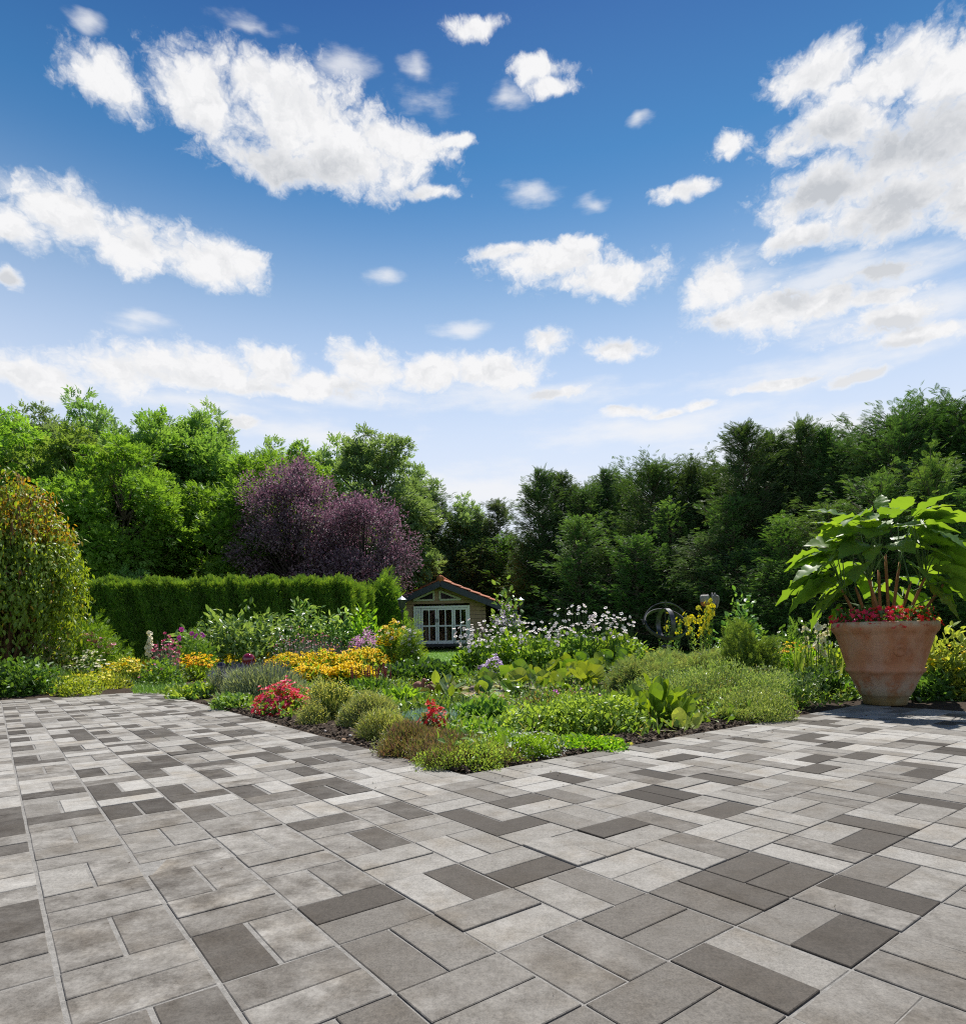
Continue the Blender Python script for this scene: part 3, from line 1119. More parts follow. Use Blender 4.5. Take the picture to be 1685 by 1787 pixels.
M_ASH = leaf('ash_leaves', [(0.070, 0.155, 0.030), (0.095, 0.195, 0.040), (0.13, 0.235, 0.055), (0.085, 0.17, 0.055)], .5, (1.9, 1.7, .5), .5, .35)
M_LIME = leaf('lime_green_leaves', [(0.090, 0.185, 0.030), (0.12, 0.225, 0.040), (0.15, 0.255, 0.05)], .48, (1.6, 1.5, .5), .5, .3)
M_WILLOW = leaf('grey_green_leaves', [(0.09, 0.16, 0.06), (0.12, 0.20, 0.075), (0.15, 0.23, 0.10)], .42, (1.7, 1.6, .7), .45, .4)
M_PLUM = leaf('purple_plum_leaves', [(0.115, 0.074, 0.105), (0.15, 0.10, 0.135), (0.20, 0.145, 0.18), (0.29, 0.235, 0.27)], .36, (1.5, .95, 1.2), .55, .3)
M_DARKLEAF = leaf('dark_understory_leaves', [(0.06, 0.125, 0.025), (0.085, 0.16, 0.034), (0.11, 0.19, 0.045)], .42)
M_YEW = leaf('conifer_fronds', [(0.034, 0.074, 0.030), (0.048, 0.096, 0.036), (0.074, 0.130, 0.044), (0.048, 0.096, 0.046)], .28, (1.6, 1.6, .5), .5, .35)
M_YEW2 = leaf('lighter_conifer_fronds', [(0.062, 0.130, 0.040), (0.085, 0.160, 0.048), (0.115, 0.190, 0.055)], .3, (1.6, 1.6, .5), .5, .35)
M_CYP = leaf('grey_conifer_fronds', [(0.060, 0.105, 0.050), (0.085, 0.135, 0.065), (0.11, 0.16, 0.080)], .28, (1.5, 1.5, .7), .5, .35)

ASH = [deciduous(8, 2.7, 82, 165, M_ASH, .27, .14), deciduous(8, 2.4, 70, 165, M_ASH, .27, .16), deciduous(8, 2.5, 72, 165, M_LIME, .27, .16)]
LOOSE = deciduous(8, 2.3, 74, 190, M_WILLOW, .25, .16, .24, sprigs=.4)
BACKL = deciduous(8, 2.6, 60, 110, M_WILLOW, .34, .1)
FAR = 'broadleaf trees standing behind the clipped hedge'
for (k, px, top, Y, wide, lab) in (
        (0, 18, 706, 17.5, 1.0, 'tall leafy tree at the far left, above the orange-tipped shrub'),
        (1, 118, 732, 18.0, .95, 'leafy tree with a rounded crown right of the orange-tipped shrub'),
        (2, 205, 742, 17.0, .9, 'yellow-green leafy tree over the left half of the clipped hedge'),
        (0, 262, 722, 19.5, .85, 'leafy tree with a level crown over the middle of the clipped hedge'),
        (1, 322, 702, 20.5, .9, 'tall open leafy tree, highest over the middle of the clipped hedge'),
        (2, 432, 768, 18.5, .95, 'bright yellow-green tree directly left of the purple plum tree'),
        (0, 372, 756, 21.0, .9, 'dark green leafy tree behind the bright yellow-green tree'),
        (1, 505, 762, 22.5, .9, 'leafy tree peeping over the top of the purple plum tree'),
        (0, -75, 690, 18.5, 1.1, 'leafy tree cut by the left edge of the picture')):
    plant_tree('broadleaf_tree', ASH[k], lab, 'tree', px, top, Y, 8.5, FAR, wide=wide)
plant_tree('broadleaf_tree', LOOSE, 'tall loose grey-green tree with see-through crown right of the purple plum', 'tree', 648, 728, 23, 8.6, FAR, wide=1.0)
plant_tree('broadleaf_tree', LOOSE, 'thin airy tree top poking above the leafy trees at upper left', 'tree', 60, 684, 24, 8.6, FAR, wide=.8)
for px, top, lab in ((154, 694, 'small dark round tree top far behind the leafy trees'), (360, 712, 'sparse grey-green tree top right of the tallest open tree'), (580, 770, 'grey-green tree behind the purple plum tree'), (712, 800, 'grey-green tree beside the gap in the skyline'),
                     (470, 775, 'grey-green tree far behind the bright yellow-green tree'), (265, 735, 'grey-green tree far behind the middle of the clipped hedge'), (815, 868, 'pale distant tree in the lowest gap of the skyline')):
    plant_tree('broadleaf_tree', BACKL, lab, 'tree', px, top, 29, 8.4, 'trees far behind the garden', wide=.8)
plant_tree('broadleaf_tree', ASH[2], 'light green tree top showing between the dark conifers', 'tree', 1092, 826, 31, 8.5, 'trees far behind the garden', wide=.6)
UNDER = deciduous(3, 1.5, 34, 70, M_DARKLEAF, .3, .02, .32, stems=3)
for q, (px, top, Y, lab) in enumerate(((90, 960, 17, 'dark bushy shrub behind the left end of the clipped hedge'), (190, 985, 18.5, 'dark shrub behind the clipped hedge, right of the orange-tipped shrub'), (285, 975, 19, 'dark shrub under the level-crowned tree'), (380, 980, 19.5, 'dark shrub in the shade left of the purple plum'), (470, 975, 20, 'dark shrub behind the left part of the purple plum'), (548, 980, 21, 'dark shrub behind the trunk of the purple plum'), (625, 965, 27, 'dark shrub behind the right part of the purple plum'), (20, 930, 18, 'dark shrub behind the orange-tipped shrub'))):
    plant_tree('understory_shrub', UNDER, lab, 'shrub', px, top, Y, 3.1, 'shade shrubs behind the hedge', wide=1.35)
ELDER = deciduous(2.2, .6, 12, 60, M_ASH, .16, .2, .4, stems=2)
plant_tree('young_elder', ELDER, 'young light green shoots sticking up behind the hedge top', 'shrub', 228, 985, 15.6, 2.3, None)

# purple plum: two rounded lobes
PLUM_H = 5.2
g1, g2 = Geo(), Geo()
for s_ in range(4):
    trunk_geo(g1, [0, 0, -.1], [rng.uniform(-1.2, 1.4), rng.uniform(-.6, .6), 3.6], .10, .02, .3, 8)
for (cx0, cz0, rx, rz, n) in ((-.75, 3.35, 1.75, 1.75, 92), (1.15, 2.75, 1.4, 1.45, 66), (-.2, 2.2, 1.6, .8, 30), (-.9, 4.3, .75, .9, 16)):
    for q in range(n):
        d = unit(1)[0]
        r = rng.uniform(.3, 1) ** .5
        c = np.array([cx0 + d[0] * rx * r, d[1] * rx * .8 * r, cz0 + d[2] * rz * r])
        rd = rng.uniform(.26, .5)
        k = 250
        dd = unit(k)
        P = c + dd * (rng.random(k) ** .45)[:, None] * rd
        o_ = norm(P - [cx0, 0, cz0])
        g2.scatter(LEAF, P, norm(o_ * .6 + dd * .5 + rng.normal(size=(k, 3)) * .6 + [0, 0, .15]), norm(o_ * .6 + [0, 0, .8] + rng.normal(size=(k, 3)) * .5), .080 * rng.uniform(.6, 1.3, k))
        g1.tube([[cx0 * .4, 0, 1.5 + .3 * d[2]], (c + [cx0, 0, 1.6]) / 2, c], [.035, .02, .006], 4, False)
PLUM = g1.build('trunk', plain('dark_bark', (0.035, 0.026, 0.024), .9)), g2.build('crown', M_PLUM)
pp = at(560, 900, 17)
o = thing('plum_tree', 'dark purple-leaved plum tree with two rounded lobes above the hedge', 'tree', (pp.x, 17, gz(17)), 0, (.95, .95, 1))
put('trunk', PLUM[0], o)
put('crown', PLUM[1], o)

# the dark conifer belt at the right, from far behind the summer house to near the terracotta pot
CON = [conifer(7, 1.6, M_YEW, 300, 29, .30, prof=.52, tips=2), conifer(7, 1.85, M_YEW, 310, 30, .31, ragged=.35, droop=.4, prof=.48, tips=2), conifer(7, 1.5, M_CYP, 280, 28, .29, ragged=.3, prof=.5, tips=2), conifer(7, 2.1, M_YEW, 350, 32, .31, prof=.36, ragged=.3, tips=3)]
CONL = [conifer(4, 1.35, M_YEW2, 150, 26, .24, ragged=.45, droop=.3, prof=.5), conifer(4, 1.5, M_YEW, 150, 27, .26, ragged=.45, droop=.5, prof=.45), conifer(4, 1.3, M_CYP, 140, 26, .24, ragged=.4, droop=.4, prof=.5)]
BELT = 'tall conifers forming the dark belt behind the garden'
for (k, px, top, Y, wide, lab) in (
        (2, 752, 852, 29.5, 1.0, 'grey-green conifer directly behind the summer house ridge'),
        (2, 690, 864, 28, 1.0, 'grey-green conifer between the purple plum and the summer house'),
        (1, 806, 886, 29.5, 1.0, 'low drooping conifer right of the summer house ridge'),
        (2, 868, 872, 28.5, 1.0, 'grey-green conifer in the skyline dip right of the summer house'),
        (0, 938, 820, 23.5, .85, 'pointed dark conifer left of a small skyline notch'),
        (0, 978, 826, 24.5, .8, 'second pointed dark conifer, right behind the first notch'),
        (1, 1018, 856, 23.5, .9, 'drooping dark conifer in the notch beyond the anemones'),
        (0, 1052, 820, 24, .75, 'narrow dark conifer spire above the anemones'),
        (3, 1140, 812, 22, .9, 'broad round-topped dark conifer left of the armillary sphere'),
        (3, 1205, 814, 21.5, .85, 'broad dark conifer above the armillary sphere'),
        (1, 1240, 836, 21, .9, 'drooping dark conifer left of the twin tall spires'),
        (0, 1298, 741, 18.5, .85, 'tall dark conifer with a split bushy tip'),
        (0, 1345, 756, 19, .8, 'dark conifer just right of the split-tipped one'),
        (0, 1396, 736, 18.5, .75, 'slender dark conifer spire in the middle of the right skyline'),
        (0, 1445, 746, 18, .75, 'leaning dark conifer spire left of the great rounded conifer'),
        (1, 1480, 782, 17.5, .9, 'drooping conifer in front of the leaning spire'),
        (3, 1560, 730, 16.5, .95, 'great rounded dark conifer above the potted plant'),
        (3, 1620, 714, 17, .95, 'highest rounded dark conifer, at the right of the skyline'),
        (3, 1695, 708, 16, 1.0, 'dark conifer cut by the right edge of the picture'),
        (3, 1790, 710, 15.5, 1.1, 'dark conifer mostly beyond the right edge of the picture'),
        (3, 1000, 852, 26, 1.0, 'rounded dark conifer filling behind the second pointed conifer'), (3, 1095, 836, 25.5, 1.0, 'rounded dark conifer behind the narrow spire above the anemones'), (3, 1262, 814, 23, 1.0, 'rounded dark conifer behind the split-tipped conifer'), (3, 1370, 786, 21, 1.0, 'rounded dark conifer between the two slender spires'), (3, 1430, 782, 20.5, 1.0, 'rounded dark conifer behind the leaning spire'), (3, 1505, 759, 19.5, 1.0, 'rounded dark conifer behind the great rounded one, at its left')):
    plant_tree('tall_conifer', CON[k], lab, 'conifer', px, top, Y, 7.1, BELT, wide=wide)
SKIRT = 'lower feathery conifers in front of the belt'
for (k, px, top, Y, wide, lab) in (
        (2, 735, 950, 28, 1.1, 'small feathery conifer behind the left eave of the summer house'),
        (1, 828, 955, 28, 1.1, 'small drooping conifer behind the right eave of the summer house'),
        (0, 892, 938, 27, 1.0, 'light green feathery conifer right of the summer house'),
        (1, 948, 950, 23, 1.1, 'drooping low conifer behind the tall anemones'),
        (0, 1008, 905, 21, 1.0, 'feathery mid-height conifer above the middle anemones'),
        (1, 1062, 960, 20.5, 1.1, 'drooping conifer low behind the right anemones'),
        (0, 1110, 935, 19.5, 1.0, 'feathery light-tipped conifer left of the armillary sphere'),
        (1, 1165, 960, 19, 1.2, 'shaded conifer directly behind the armillary sphere'),
        (0, 1172, 882, 20.5, .9, 'upright light-tipped conifer high above the armillary sphere'),
        (2, 1225, 930, 18, 1.1, 'grey-green feathery conifer behind the ornament on a rod'),
        (1, 1285, 965, 17, 1.2, 'shaded low conifer behind the evening primrose'),
        (0, 1275, 868, 18, .9, 'light-tipped conifer below the split-tipped tall one'),
        (0, 1372, 905, 16, 1.0, 'bright feathery conifer left of the potted plant'),
        (1, 1350, 985, 15.5, 1.2, 'shaded drooping conifer left of the potted plant'),
        (0, 1440, 880, 15.5, 1.0, 'bright feathery conifer behind the leaf tips of the potted plant'),
        (1, 1450, 980, 15, 1.2, 'shaded conifer just behind the potted plant leaves'),
        (0, 1530, 830, 14.8, .9, 'feathery conifer directly above the potted plant'),
        (1, 1545, 940, 14.5, 1.2, 'dark conifer hidden behind the potted plant'),
        (0, 1625, 800, 14.2, .85, 'yellow-green upright conifer above the pot at the right'),
        (1, 1650, 930, 13.8, 1.2, 'dark conifer right behind the potted plant'),
        (0, 1700, 860, 13.5, 1.1, 'feathery conifer at the right edge of the picture')):
    plant_tree('low_conifer', CONL[k], lab, 'conifer', px, top, Y, 4.1, SKIRT, wide=wide)


# clipped hedge: a box of twigs under a thick skin of short shoots
def hedge_part(g, p, q, w, h, n, size):
    p, q = np.array(p, float), np.array(q, float)
    ax = q - p
    L = np.linalg.norm(ax)
    ax /= L
    nr = np.array([-ax[1], ax[0]])
    if nr[1] > 0:
        nr = -nr                                     # towards the viewer
    k = int(n * .62)
    f = rng.random((k, 2))
    P1 = np.concatenate([p + ax * L * f[:, :1] + nr * (w / 2 + rng.uniform(-.10, .05, (k, 1)) + .05 * np.sin(f[:, :1] * 31 + 3 * f[:, 1:]) + .05 * np.sin(f[:, 1:] * 9 + f[:, :1] * 47)), h * f[:, 1:] ** .9], 1)
    N1 = np.concatenate([np.repeat(nr[None], k, 0), np.full((k, 1), .25)], 1)
    k2 = n - k
    f = rng.random((k2, 2))
    P2 = np.concatenate([p + ax * L * f[:, :1] + nr * w * (f[:, 1:] - .5), h + rng.uniform(-.10, .06, (k2, 1)) + .05 * np.sin(f[:, :1] * 23) + .03 * np.sin(f[:, :1] * 57)], 1)
    N2 = np.tile([0, 0, 1.0], (k2, 1))
    P, N_ = np.concatenate([P1, P2]), np.concatenate([N1, N2])
    D = norm(N_ * .8 + [0, 0, .75] + rng.normal(size=P.shape) * .4)
    g.scatter(T_spray(4, .07, .42, .15), P, D, norm(N_ + rng.normal(size=P.shape) * .5), size * rng.uniform(.6, 1.3, len(P)))
    k = int(L * 70)                                  # fresh shoots standing out of the clipped top
    f = rng.random((k, 2))
    P = np.concatenate([p + ax * L * f[:, :1] + nr * w * (f[:, 1:] - .5), h + rng.uniform(-.03, .05, (k, 1))], 1)
    g.scatter(T_spray(4, .09, .3, .05), P, norm(np.array([0, 0, 1.0]) + rng.normal(size=P.shape) * .18), unit(k), size * rng.uniform(.8, 1.9, k))


M_HEDGE = leaf('hedge_shoots', [(0.052, 0.14, 0.026), (0.076, 0.18, 0.032), (0.105, 0.22, 0.038), (0.17, 0.29, 0.05)], .42, (1.7, 1.5, .4), .5, .35)
hp = [at(100, 1014, 13.0), at(400, 1017, 13.4), at(585, 1022, 13.8), at(655, 1052, 17.0)]
g, gt = Geo(), Geo()
hz = hp[1].z - .13
for a, b, n, hh in ((hp[0], hp[1], 34000, hz), (hp[1], hp[2] + Vector((.35, .03, 0)), 21000, hz + .02), (hp[2] + Vector((-.1, -.35, 0)), hp[3], 17000, hz - .02)):
    hedge_part(g, (a.x, a.y), (b.x, b.y), .9, hh + .05, n, .105)
    gt.bar((a.x, a.y, hh / 2 - .05), (b.x, b.y, hh / 2 - .05), .7, hh - .1)
o = thing('clipped_hedge', 'long clipped green hedge with fresh light shoots on its top', 'hedge', (0, 0, 0))
put('twigs', gt.build('twigs', TWIG), o)
put('foliage', g.build('foliage', M_HEDGE), o)

# round yew beside the hedge end
g, gt = Geo(), Geo()
P, nr = dome(9000, .56, .56, 1.62, .75, .08)
foliage(g, T_spray(4, .06, .4, .2), P, nr, .17, 1.0, .5, .5)
P, nr = dome(1500, .3, .3, 1.0, .1)
gt.tubes(np.zeros((60, 3)), P[:60], .02, .006)
y0 = at(668, 1024, 15.5)
o = thing('yew_bush', 'rounded dark green yew bush between the hedge end and the left lamp post', 'bush', (y0.x, 15.5, 0), 0, (1, 1, (y0.z) / 1.66))
put('stems', gt.build('stems', TWIG), o)
put('foliage', g.build('foliage', M_HEDGE), o)

# big arching shrub at the left edge with yellow and orange young shoots
M_SHRUB = leaf('arching_shrub_leaves', [(0.11, 0.18, 0.02), (0.15, 0.22, 0.024), (0.20, 0.26, 0.03), (0.11, 0.19, 0.035)], .5, (1.9, 1.6, .35), .42, .5)
M_TIPS = leaf('orange_young_leaves', [(0.36, 0.15, 0.02), (0.44, 0.28, 0.03), (0.40, 0.32, 0.03), (0.26, 0.28, 0.03), (0.28, 0.13, 0.05)], .45, (1.6, 1.3, .5))
g, g2, gt = Geo(), Geo(), Geo()
bx = at(8, 1212, 8.0)
topz = at(40, 815, 8.0).z
RX, RZ = 1.22, topz * 1.1
n_arch = 900
a = rng.uniform(0, 2 * PI, n_arch)
rr = RX * np.sqrt(rng.uniform(.05, 1, n_arch))
for q in range(n_arch):
    ca, sa = math.cos(a[q]), math.sin(a[q])
    ztop = RZ * (.50 + .50 * math.sqrt(max(0, 1 - (rr[q] / RX) ** 2))) * rng.uniform(.62, 1.0)
    t = np.linspace(0, 1, 14)
    rad = rr[q] * (t ** .8) * (1 - .38 * (np.clip((t - .6) / .4, 0, 1)) ** 2)
    z = ztop * (np.minimum(1, t * 1.6) ** .8) - (np.clip(t - .5, 0, 1) ** 1.25) * ztop * rng.uniform(.6, 1.9)
    pts = np.stack([rad * ca, rad * sa, np.maximum(z, .05)], 1)
    if q % 6 == 0:
        gt.tube(pts[:10], np.linspace(.022, .005, 10), 4, False)
    m_ = 44
    f = rng.uniform(.30, 1, m_)
    P = np.stack([np.interp(f, t, pts[:, i]) for i in range(3)], 1) + rng.normal(size=(m_, 3)) * .035
    tang = np.stack([np.interp(np.minimum(f + .06, 1), t, pts[:, i]) - np.interp(f - .06, t, pts[:, i]) for i in range(3)], 1)
    D = norm(tang * 3 + rng.normal(size=(m_, 3)) * .5 + [.15 * ca, .15 * sa, -.35])
    Nf = norm(np.array([ca * .6, sa * .6, .8]) + rng.normal(size=(m_, 3)) * .35)
    young = (P[:, 2] > RZ * .60) & (rng.random(m_) < .50) | (rng.random(m_) < .03)
    S = rng.uniform(.045, .082, m_)
    (g).scatter(OVALN, P[~young], D[~young], Nf[~young], S[~young])
    g2.scatter(OVALN, P[young], D[young], Nf[young], S[young] * .9)
for k in range(5):
    trunk_geo(gt, [rng.uniform(-.06, .06), rng.uniform(-.06, .06), -.02], [rng.uniform(-.3, .3), rng.uniform(-.3, .3), 1.5], .03, .012, .3)
o = thing('arching_shrub', 'large arching shrub with yellow and orange young leaves at the left edge', 'shrub', (bx.x, 8.0, 0))
put('stems', gt.build('stems', plain('brown_stems', (0.13, 0.07, 0.04), .85)), o)
put('foliage', g.build('foliage', M_SHRUB), o)
tag(put('young_leaves', g2.build('young_leaves', M_TIPS), o), 'yellow and orange young leaves at the top')

# ------------------------------------------------------------------ summer house
HY = 22.5                                              # depth of its front
hz0 = at(765, 1127.5, HY).z
PX = HY / F                                            # metres per photo pixel there


def hx(x):
    return at(x, 1090, HY).x


def hzz(y):
    return at(773, y, HY).z - hz0


WOOD = plain('larch_cladding', (0.33, 0.215, 0.145), 0.7, 0.3, noise=(3.5, (0.43, 0.305, 0.215), 6))
ROOFT = leaf('roof_tiles', [(0.30, 0.085, 0.035), (0.40, 0.125, 0.05), (0.47, 0.17, 0.075), (0.36, 0.10, 0.045)], 0.0, rough=0.75, spec=0.25)
FASCIA = plain('slate_blue_paint', (0.045, 0.055, 0.075), 0.5, 0.4)
WHITE = plain('white_paint', (0.90, 0.92, 0.94), 0.45, 0.4)
CREAM = plain('cream_paint', (0.58, 0.60, 0.50), 0.5, 0.4)
m, N, L, out = newmat('window_glass')
b = N.new('ShaderNodeBsdfPrincipled')
b.inputs['Base Color'].default_value = (0.85, 0.9, 0.88, 1)
b.inputs['Roughness'].default_value = 0.02
b.inputs['Transmission Weight'].default_value = 0.0
tr = N.new('ShaderNodeBsdfTransparent')
gl = N.new('ShaderNodeBsdfGlossy')
gl.inputs['Roughness'].default_value = 0.02
fr = N.new('ShaderNodeFresnel')
fr.inputs[0].default_value = 1.5
ms = N.new('ShaderNodeMixShader')
L.new(fr.outputs[0], ms.inputs[0])
L.new(tr.outputs[0], ms.inputs[1])
L.new(gl.outputs[0], ms.inputs[2])
L.new(ms.outputs[0], out.inputs[0])
GLASS = m
HUT = thing('summer_house', 'wooden summer house with white glazed doors and a red tiled gable roof', 'summer house', (hx(773), HY, hz0), math.radians(-5))
rx = hx(773)
wl, wr = hx(703) - rx, hx(842) - rx                    # wall edges about the ridge
dep = 3.2
eav = hzz(1062)
ridge = hzz(1015)
slope = 0.415


def roof_z(x):
    return ridge - abs(x) * slope


g = Geo()                                              # board walls with a gable, made of stacked planks
pl = 0.135
nb = int((ridge - .12) / pl) + 1
dl, dr, dt = hx(722) - rx, hx(820.5) - rx, hzz(1057.5)


def plank(x0, x1, z0, z1, y=0.0, t=.06):
    if x1 - x0 > .03:
        g.box(((x0 + x1) / 2, y, (z0 + z1) / 2 - .004), (x1 - x0, t, z1 - z0 - .008))


for q in range(nb):
    z0, z1 = q * pl, (q + 1) * pl
    xm = (ridge - z1 - .05) / slope
    a, b_ = max(wl, -xm), min(wr, xm)
    if z0 < dt - .02:
        plank(a, dl, z0, z1)
        plank(dr, b_, z0, z1)
    else:
        plank(a, b_, z0, z1)
    if z1 < roof_z(wr) - .1:
        for xx in (wl, wr):
            g.box((xx, dep / 2, (z0 + z1) / 2 - .004), (.06, dep, pl - .008))
    plank(a, b_, z0, z1, dep)
for xx in (wl - .06, wr + .06):                        # crossed log ends at the corners
    for q in range(nb):
        if (q + 1) * pl < roof_z(wr) - .05:
            g.box((xx, -.02, (q + .5) * pl), (.12, .09, pl - .02))
put('wall', g.build('wall', WOOD), HUT)
g = Geo()
g.box(((wl + wr) / 2, dep / 2, .02), (wr - wl - .1, dep - .1, .04))
put('floor', g.build('floor', plain('floor_boards', (0.12, 0.08, 0.05), .7)), HUT)
g = Geo()
g.box(((wl + wr) / 2, -.03, .03), (wr - wl + .1, .16, .1))
put('plinth', g.build('plinth', plain('dark_plinth', (0.05, 0.05, 0.055), .7)), HUT)
# roof: two boarded slabs and rows of curved tiles
half = 2.62
th = math.atan(slope)
g, gt_ = Geo(), Geo()
for sg in (-1, 1):
    R = np.array([[math.cos(th), 0, math.sin(th) * sg], [0, 1, 0], [-math.sin(th) * sg, 0, math.cos(th)]])
    Ls = half / math.cos(th)
    g.box(R @ [sg * Ls / 2, dep / 2 - .05, -.06] + [0, 0, ridge], (Ls, dep + .9, .05), R)
    rows = 8
    for q in range(rows):
        y_n = 17
        for k in range(y_n):
            xs_ = (q + .5) * Ls / rows
            yy = -.46 + (k + .5) * (dep + .86) / y_n
            c = R @ [sg * xs_, yy, .03] + [0, 0, ridge]
            tl, tw = Ls / rows * 1.12, (dep + .86) / y_n * .98
            V = []
            for e in (0, 1):
                for w_ in range(5):
                    u_ = w_ / 4 - .5
                    hgt = .045 * math.cos(u_ * PI) + (.03 if e else 0.0)
                    V.append(R @ [sg * (tl * (e - .5)), tw * u_, hgt])
                for w_ in range(5):
                    u_ = w_ / 4 - .5
                    V.append(R @ [sg * (tl * (e - .5)), tw * u_, (.03 if e else 0.0) - .025])
            Fs = [(w_, w_ + 1, w_ + 11, w_ + 10) for w_ in range(4)] + [(10 + w_, 11 + w_, 16 + w_, 15 + w_) for w_ in range(4)] + [(0, 10, 15, 5), (4, 9, 19, 14), (5, 15, 19, 9), (0, 5, 9, 4)]
            gt_.add(np.array(V) + c, Fs)
RF = put('roof', gt_.build('roof', ROOFT), HUT)
put('roof_boarding', g.build('roof_boarding', WOOD), RF)
g = Geo()
for k in range(10):
    y0_ = -.52 + k * (dep + 1.0) / 10
    g.tube([[0, y0_, ridge + .06], [0, y0_ + (dep + 1.0) / 10 * 1.02, ridge + .075]], [.125, .11], 12)
put('ridge_cap', g.build('ridge_cap', ROOFT, True), RF)
g = Geo()
for sg in (-1, 1):
    p, q = np.array([0, -.50, ridge - .11]), np.array([sg * half, -.50, ridge - .11 - half * slope])
    g.bar(p, q, .05, .2, (0, 0, 1))
put('bargeboard', g.build('bargeboard', FASCIA), HUT)
for sg in (-1, 1):
    g = Geo()
    g.bar([sg * half, -.47, ridge - half * slope - .11], [sg * half, dep + .4, ridge - half * slope - .11], .05, .16)
    put('eaves_board', g.build('eaves_board', FASCIA), HUT)
# glazed doors: one frame, four leaves
g = Geo()
fw = .075
g.box(((dl + dr) / 2, -.045, dt - fw / 2), (dr - dl, .1, fw))
for xx in (dl + fw / 2, dr - fw / 2):
    g.box((xx, -.045, (dt - fw) / 2 + .03), (fw, .1, dt - fw - .06))
put('door_frame', g.build('door_frame', WHITE), HUT)
edges = [hx(709.5) - rx, hx(735) - rx, hx(763.2) - rx, hx(792) - rx, dr - fw]
edges[0] = dl + fw
zb = hzz(1125)
for q in range(4):
    a, b_ = edges[q] + .008, edges[q + 1] - .008
    g = Geo()
    st = .058
    zt = dt - fw - .01
    zm = hzz(1092.3)
    z1 = hzz(1118)
    yy = -.06
    for xx in (a + st / 2, b_ - st / 2):
        g.box((xx, yy, (zb + zt) / 2), (st, .05, zt - zb))
    g.box(((a + b_) / 2, yy, zt - .03), (b_ - a - 2 * st, .05, .06))
    g.box(((a + b_) / 2, yy, zm), (b_ - a - 2 * st, .05, .05))
    g.box(((a + b_) / 2, yy, (zb + z1) / 2), (b_ - a - 2 * st, .05, z1 - zb))
    for z0, z2 in ((z1, zm - .025), (zm + .025, zt - .06)):
        g.box(((a + b_) / 2, yy, (z0 + z2) / 2), (.032, .04, z2 - z0))
    dn = put('door', g.build('door', WHITE), HUT)
    for z0, z2 in ((z1, zm - .025), (zm + .025, zt - .06)):
        g = Geo()
        g.box(((a + b_) / 2, yy + .005, (z0 + z2) / 2), (b_ - a - 2 * st, .008, z2 - z0))
        put('pane', g.build('pane', GLASS), dn)
    if q in (1, 2):
        g = Geo()
        xx = b_ - .02 if q == 1 else a + .02
        g.box((xx, yy - .04, hzz(1083)), (.02, .03, .12))
        put('handle', g.build('handle', plain('dark_iron', (.03, .03, .03), .4, .5)), dn)
# two triangular windows under the gable
for sg, (x0, x1, y0_, y1_) in ((-1, (722, 758, 1047, 1031.5)), (1, (768.7, 806, 1047, 1031.5))):
    a, b_ = hx(x0) - rx, hx(x1) - rx
    zb_, zt_ = hzz(y0_), hzz(y1_)
    tri = [(b_, zb_), (b_, zt_), (a, zb_)] if sg < 0 else [(a, zb_), (a, zt_), (b_, zb_)]
    g = Geo()
    for k in range(3):
        p, q_ = tri[k], tri[(k + 1) % 3]
        g.bar([p[0], -.06, p[1]], [q_[0], -.06, q_[1]], .05 if k != 1 else .052, .06, (0, 0, 1) if k != 0 else (1, 0, 0))
    f_ = put('gable_window', g.build('gable_window', CREAM), HUT)
    g = Geo()
    g.add([[x, -.045, z] for x, z in tri] + [[x, -.04, z] for x, z in tri], [(0, 1, 2), (5, 4, 3), (0, 3, 4, 1), (1, 4, 5, 2), (2, 5, 3, 0)])
    put('pane', g.build('pane', plain('dark_glass', (.015, .018, .02), .05, .6)), f_)
# table and chair inside
tb = thing('garden_table', 'pale table standing inside the summer house behind its glass doors', 'table', (hx(757), HY + 1.3, hz0))
g = Geo()
g.box((0, 0, .70), (.9, .7, .04))
put('table_top', g.build('table_top', plain('pale_wood', (.35, .33, .3), .5)), tb)
for x in (-.38, .38):
    for y in (-.28, .28):
        g = Geo()
        g.box((x, y, .34), (.06, .06, .68))
        put('leg', g.build('leg', plain('pale_wood', (.35, .33, .3), .5)), tb)

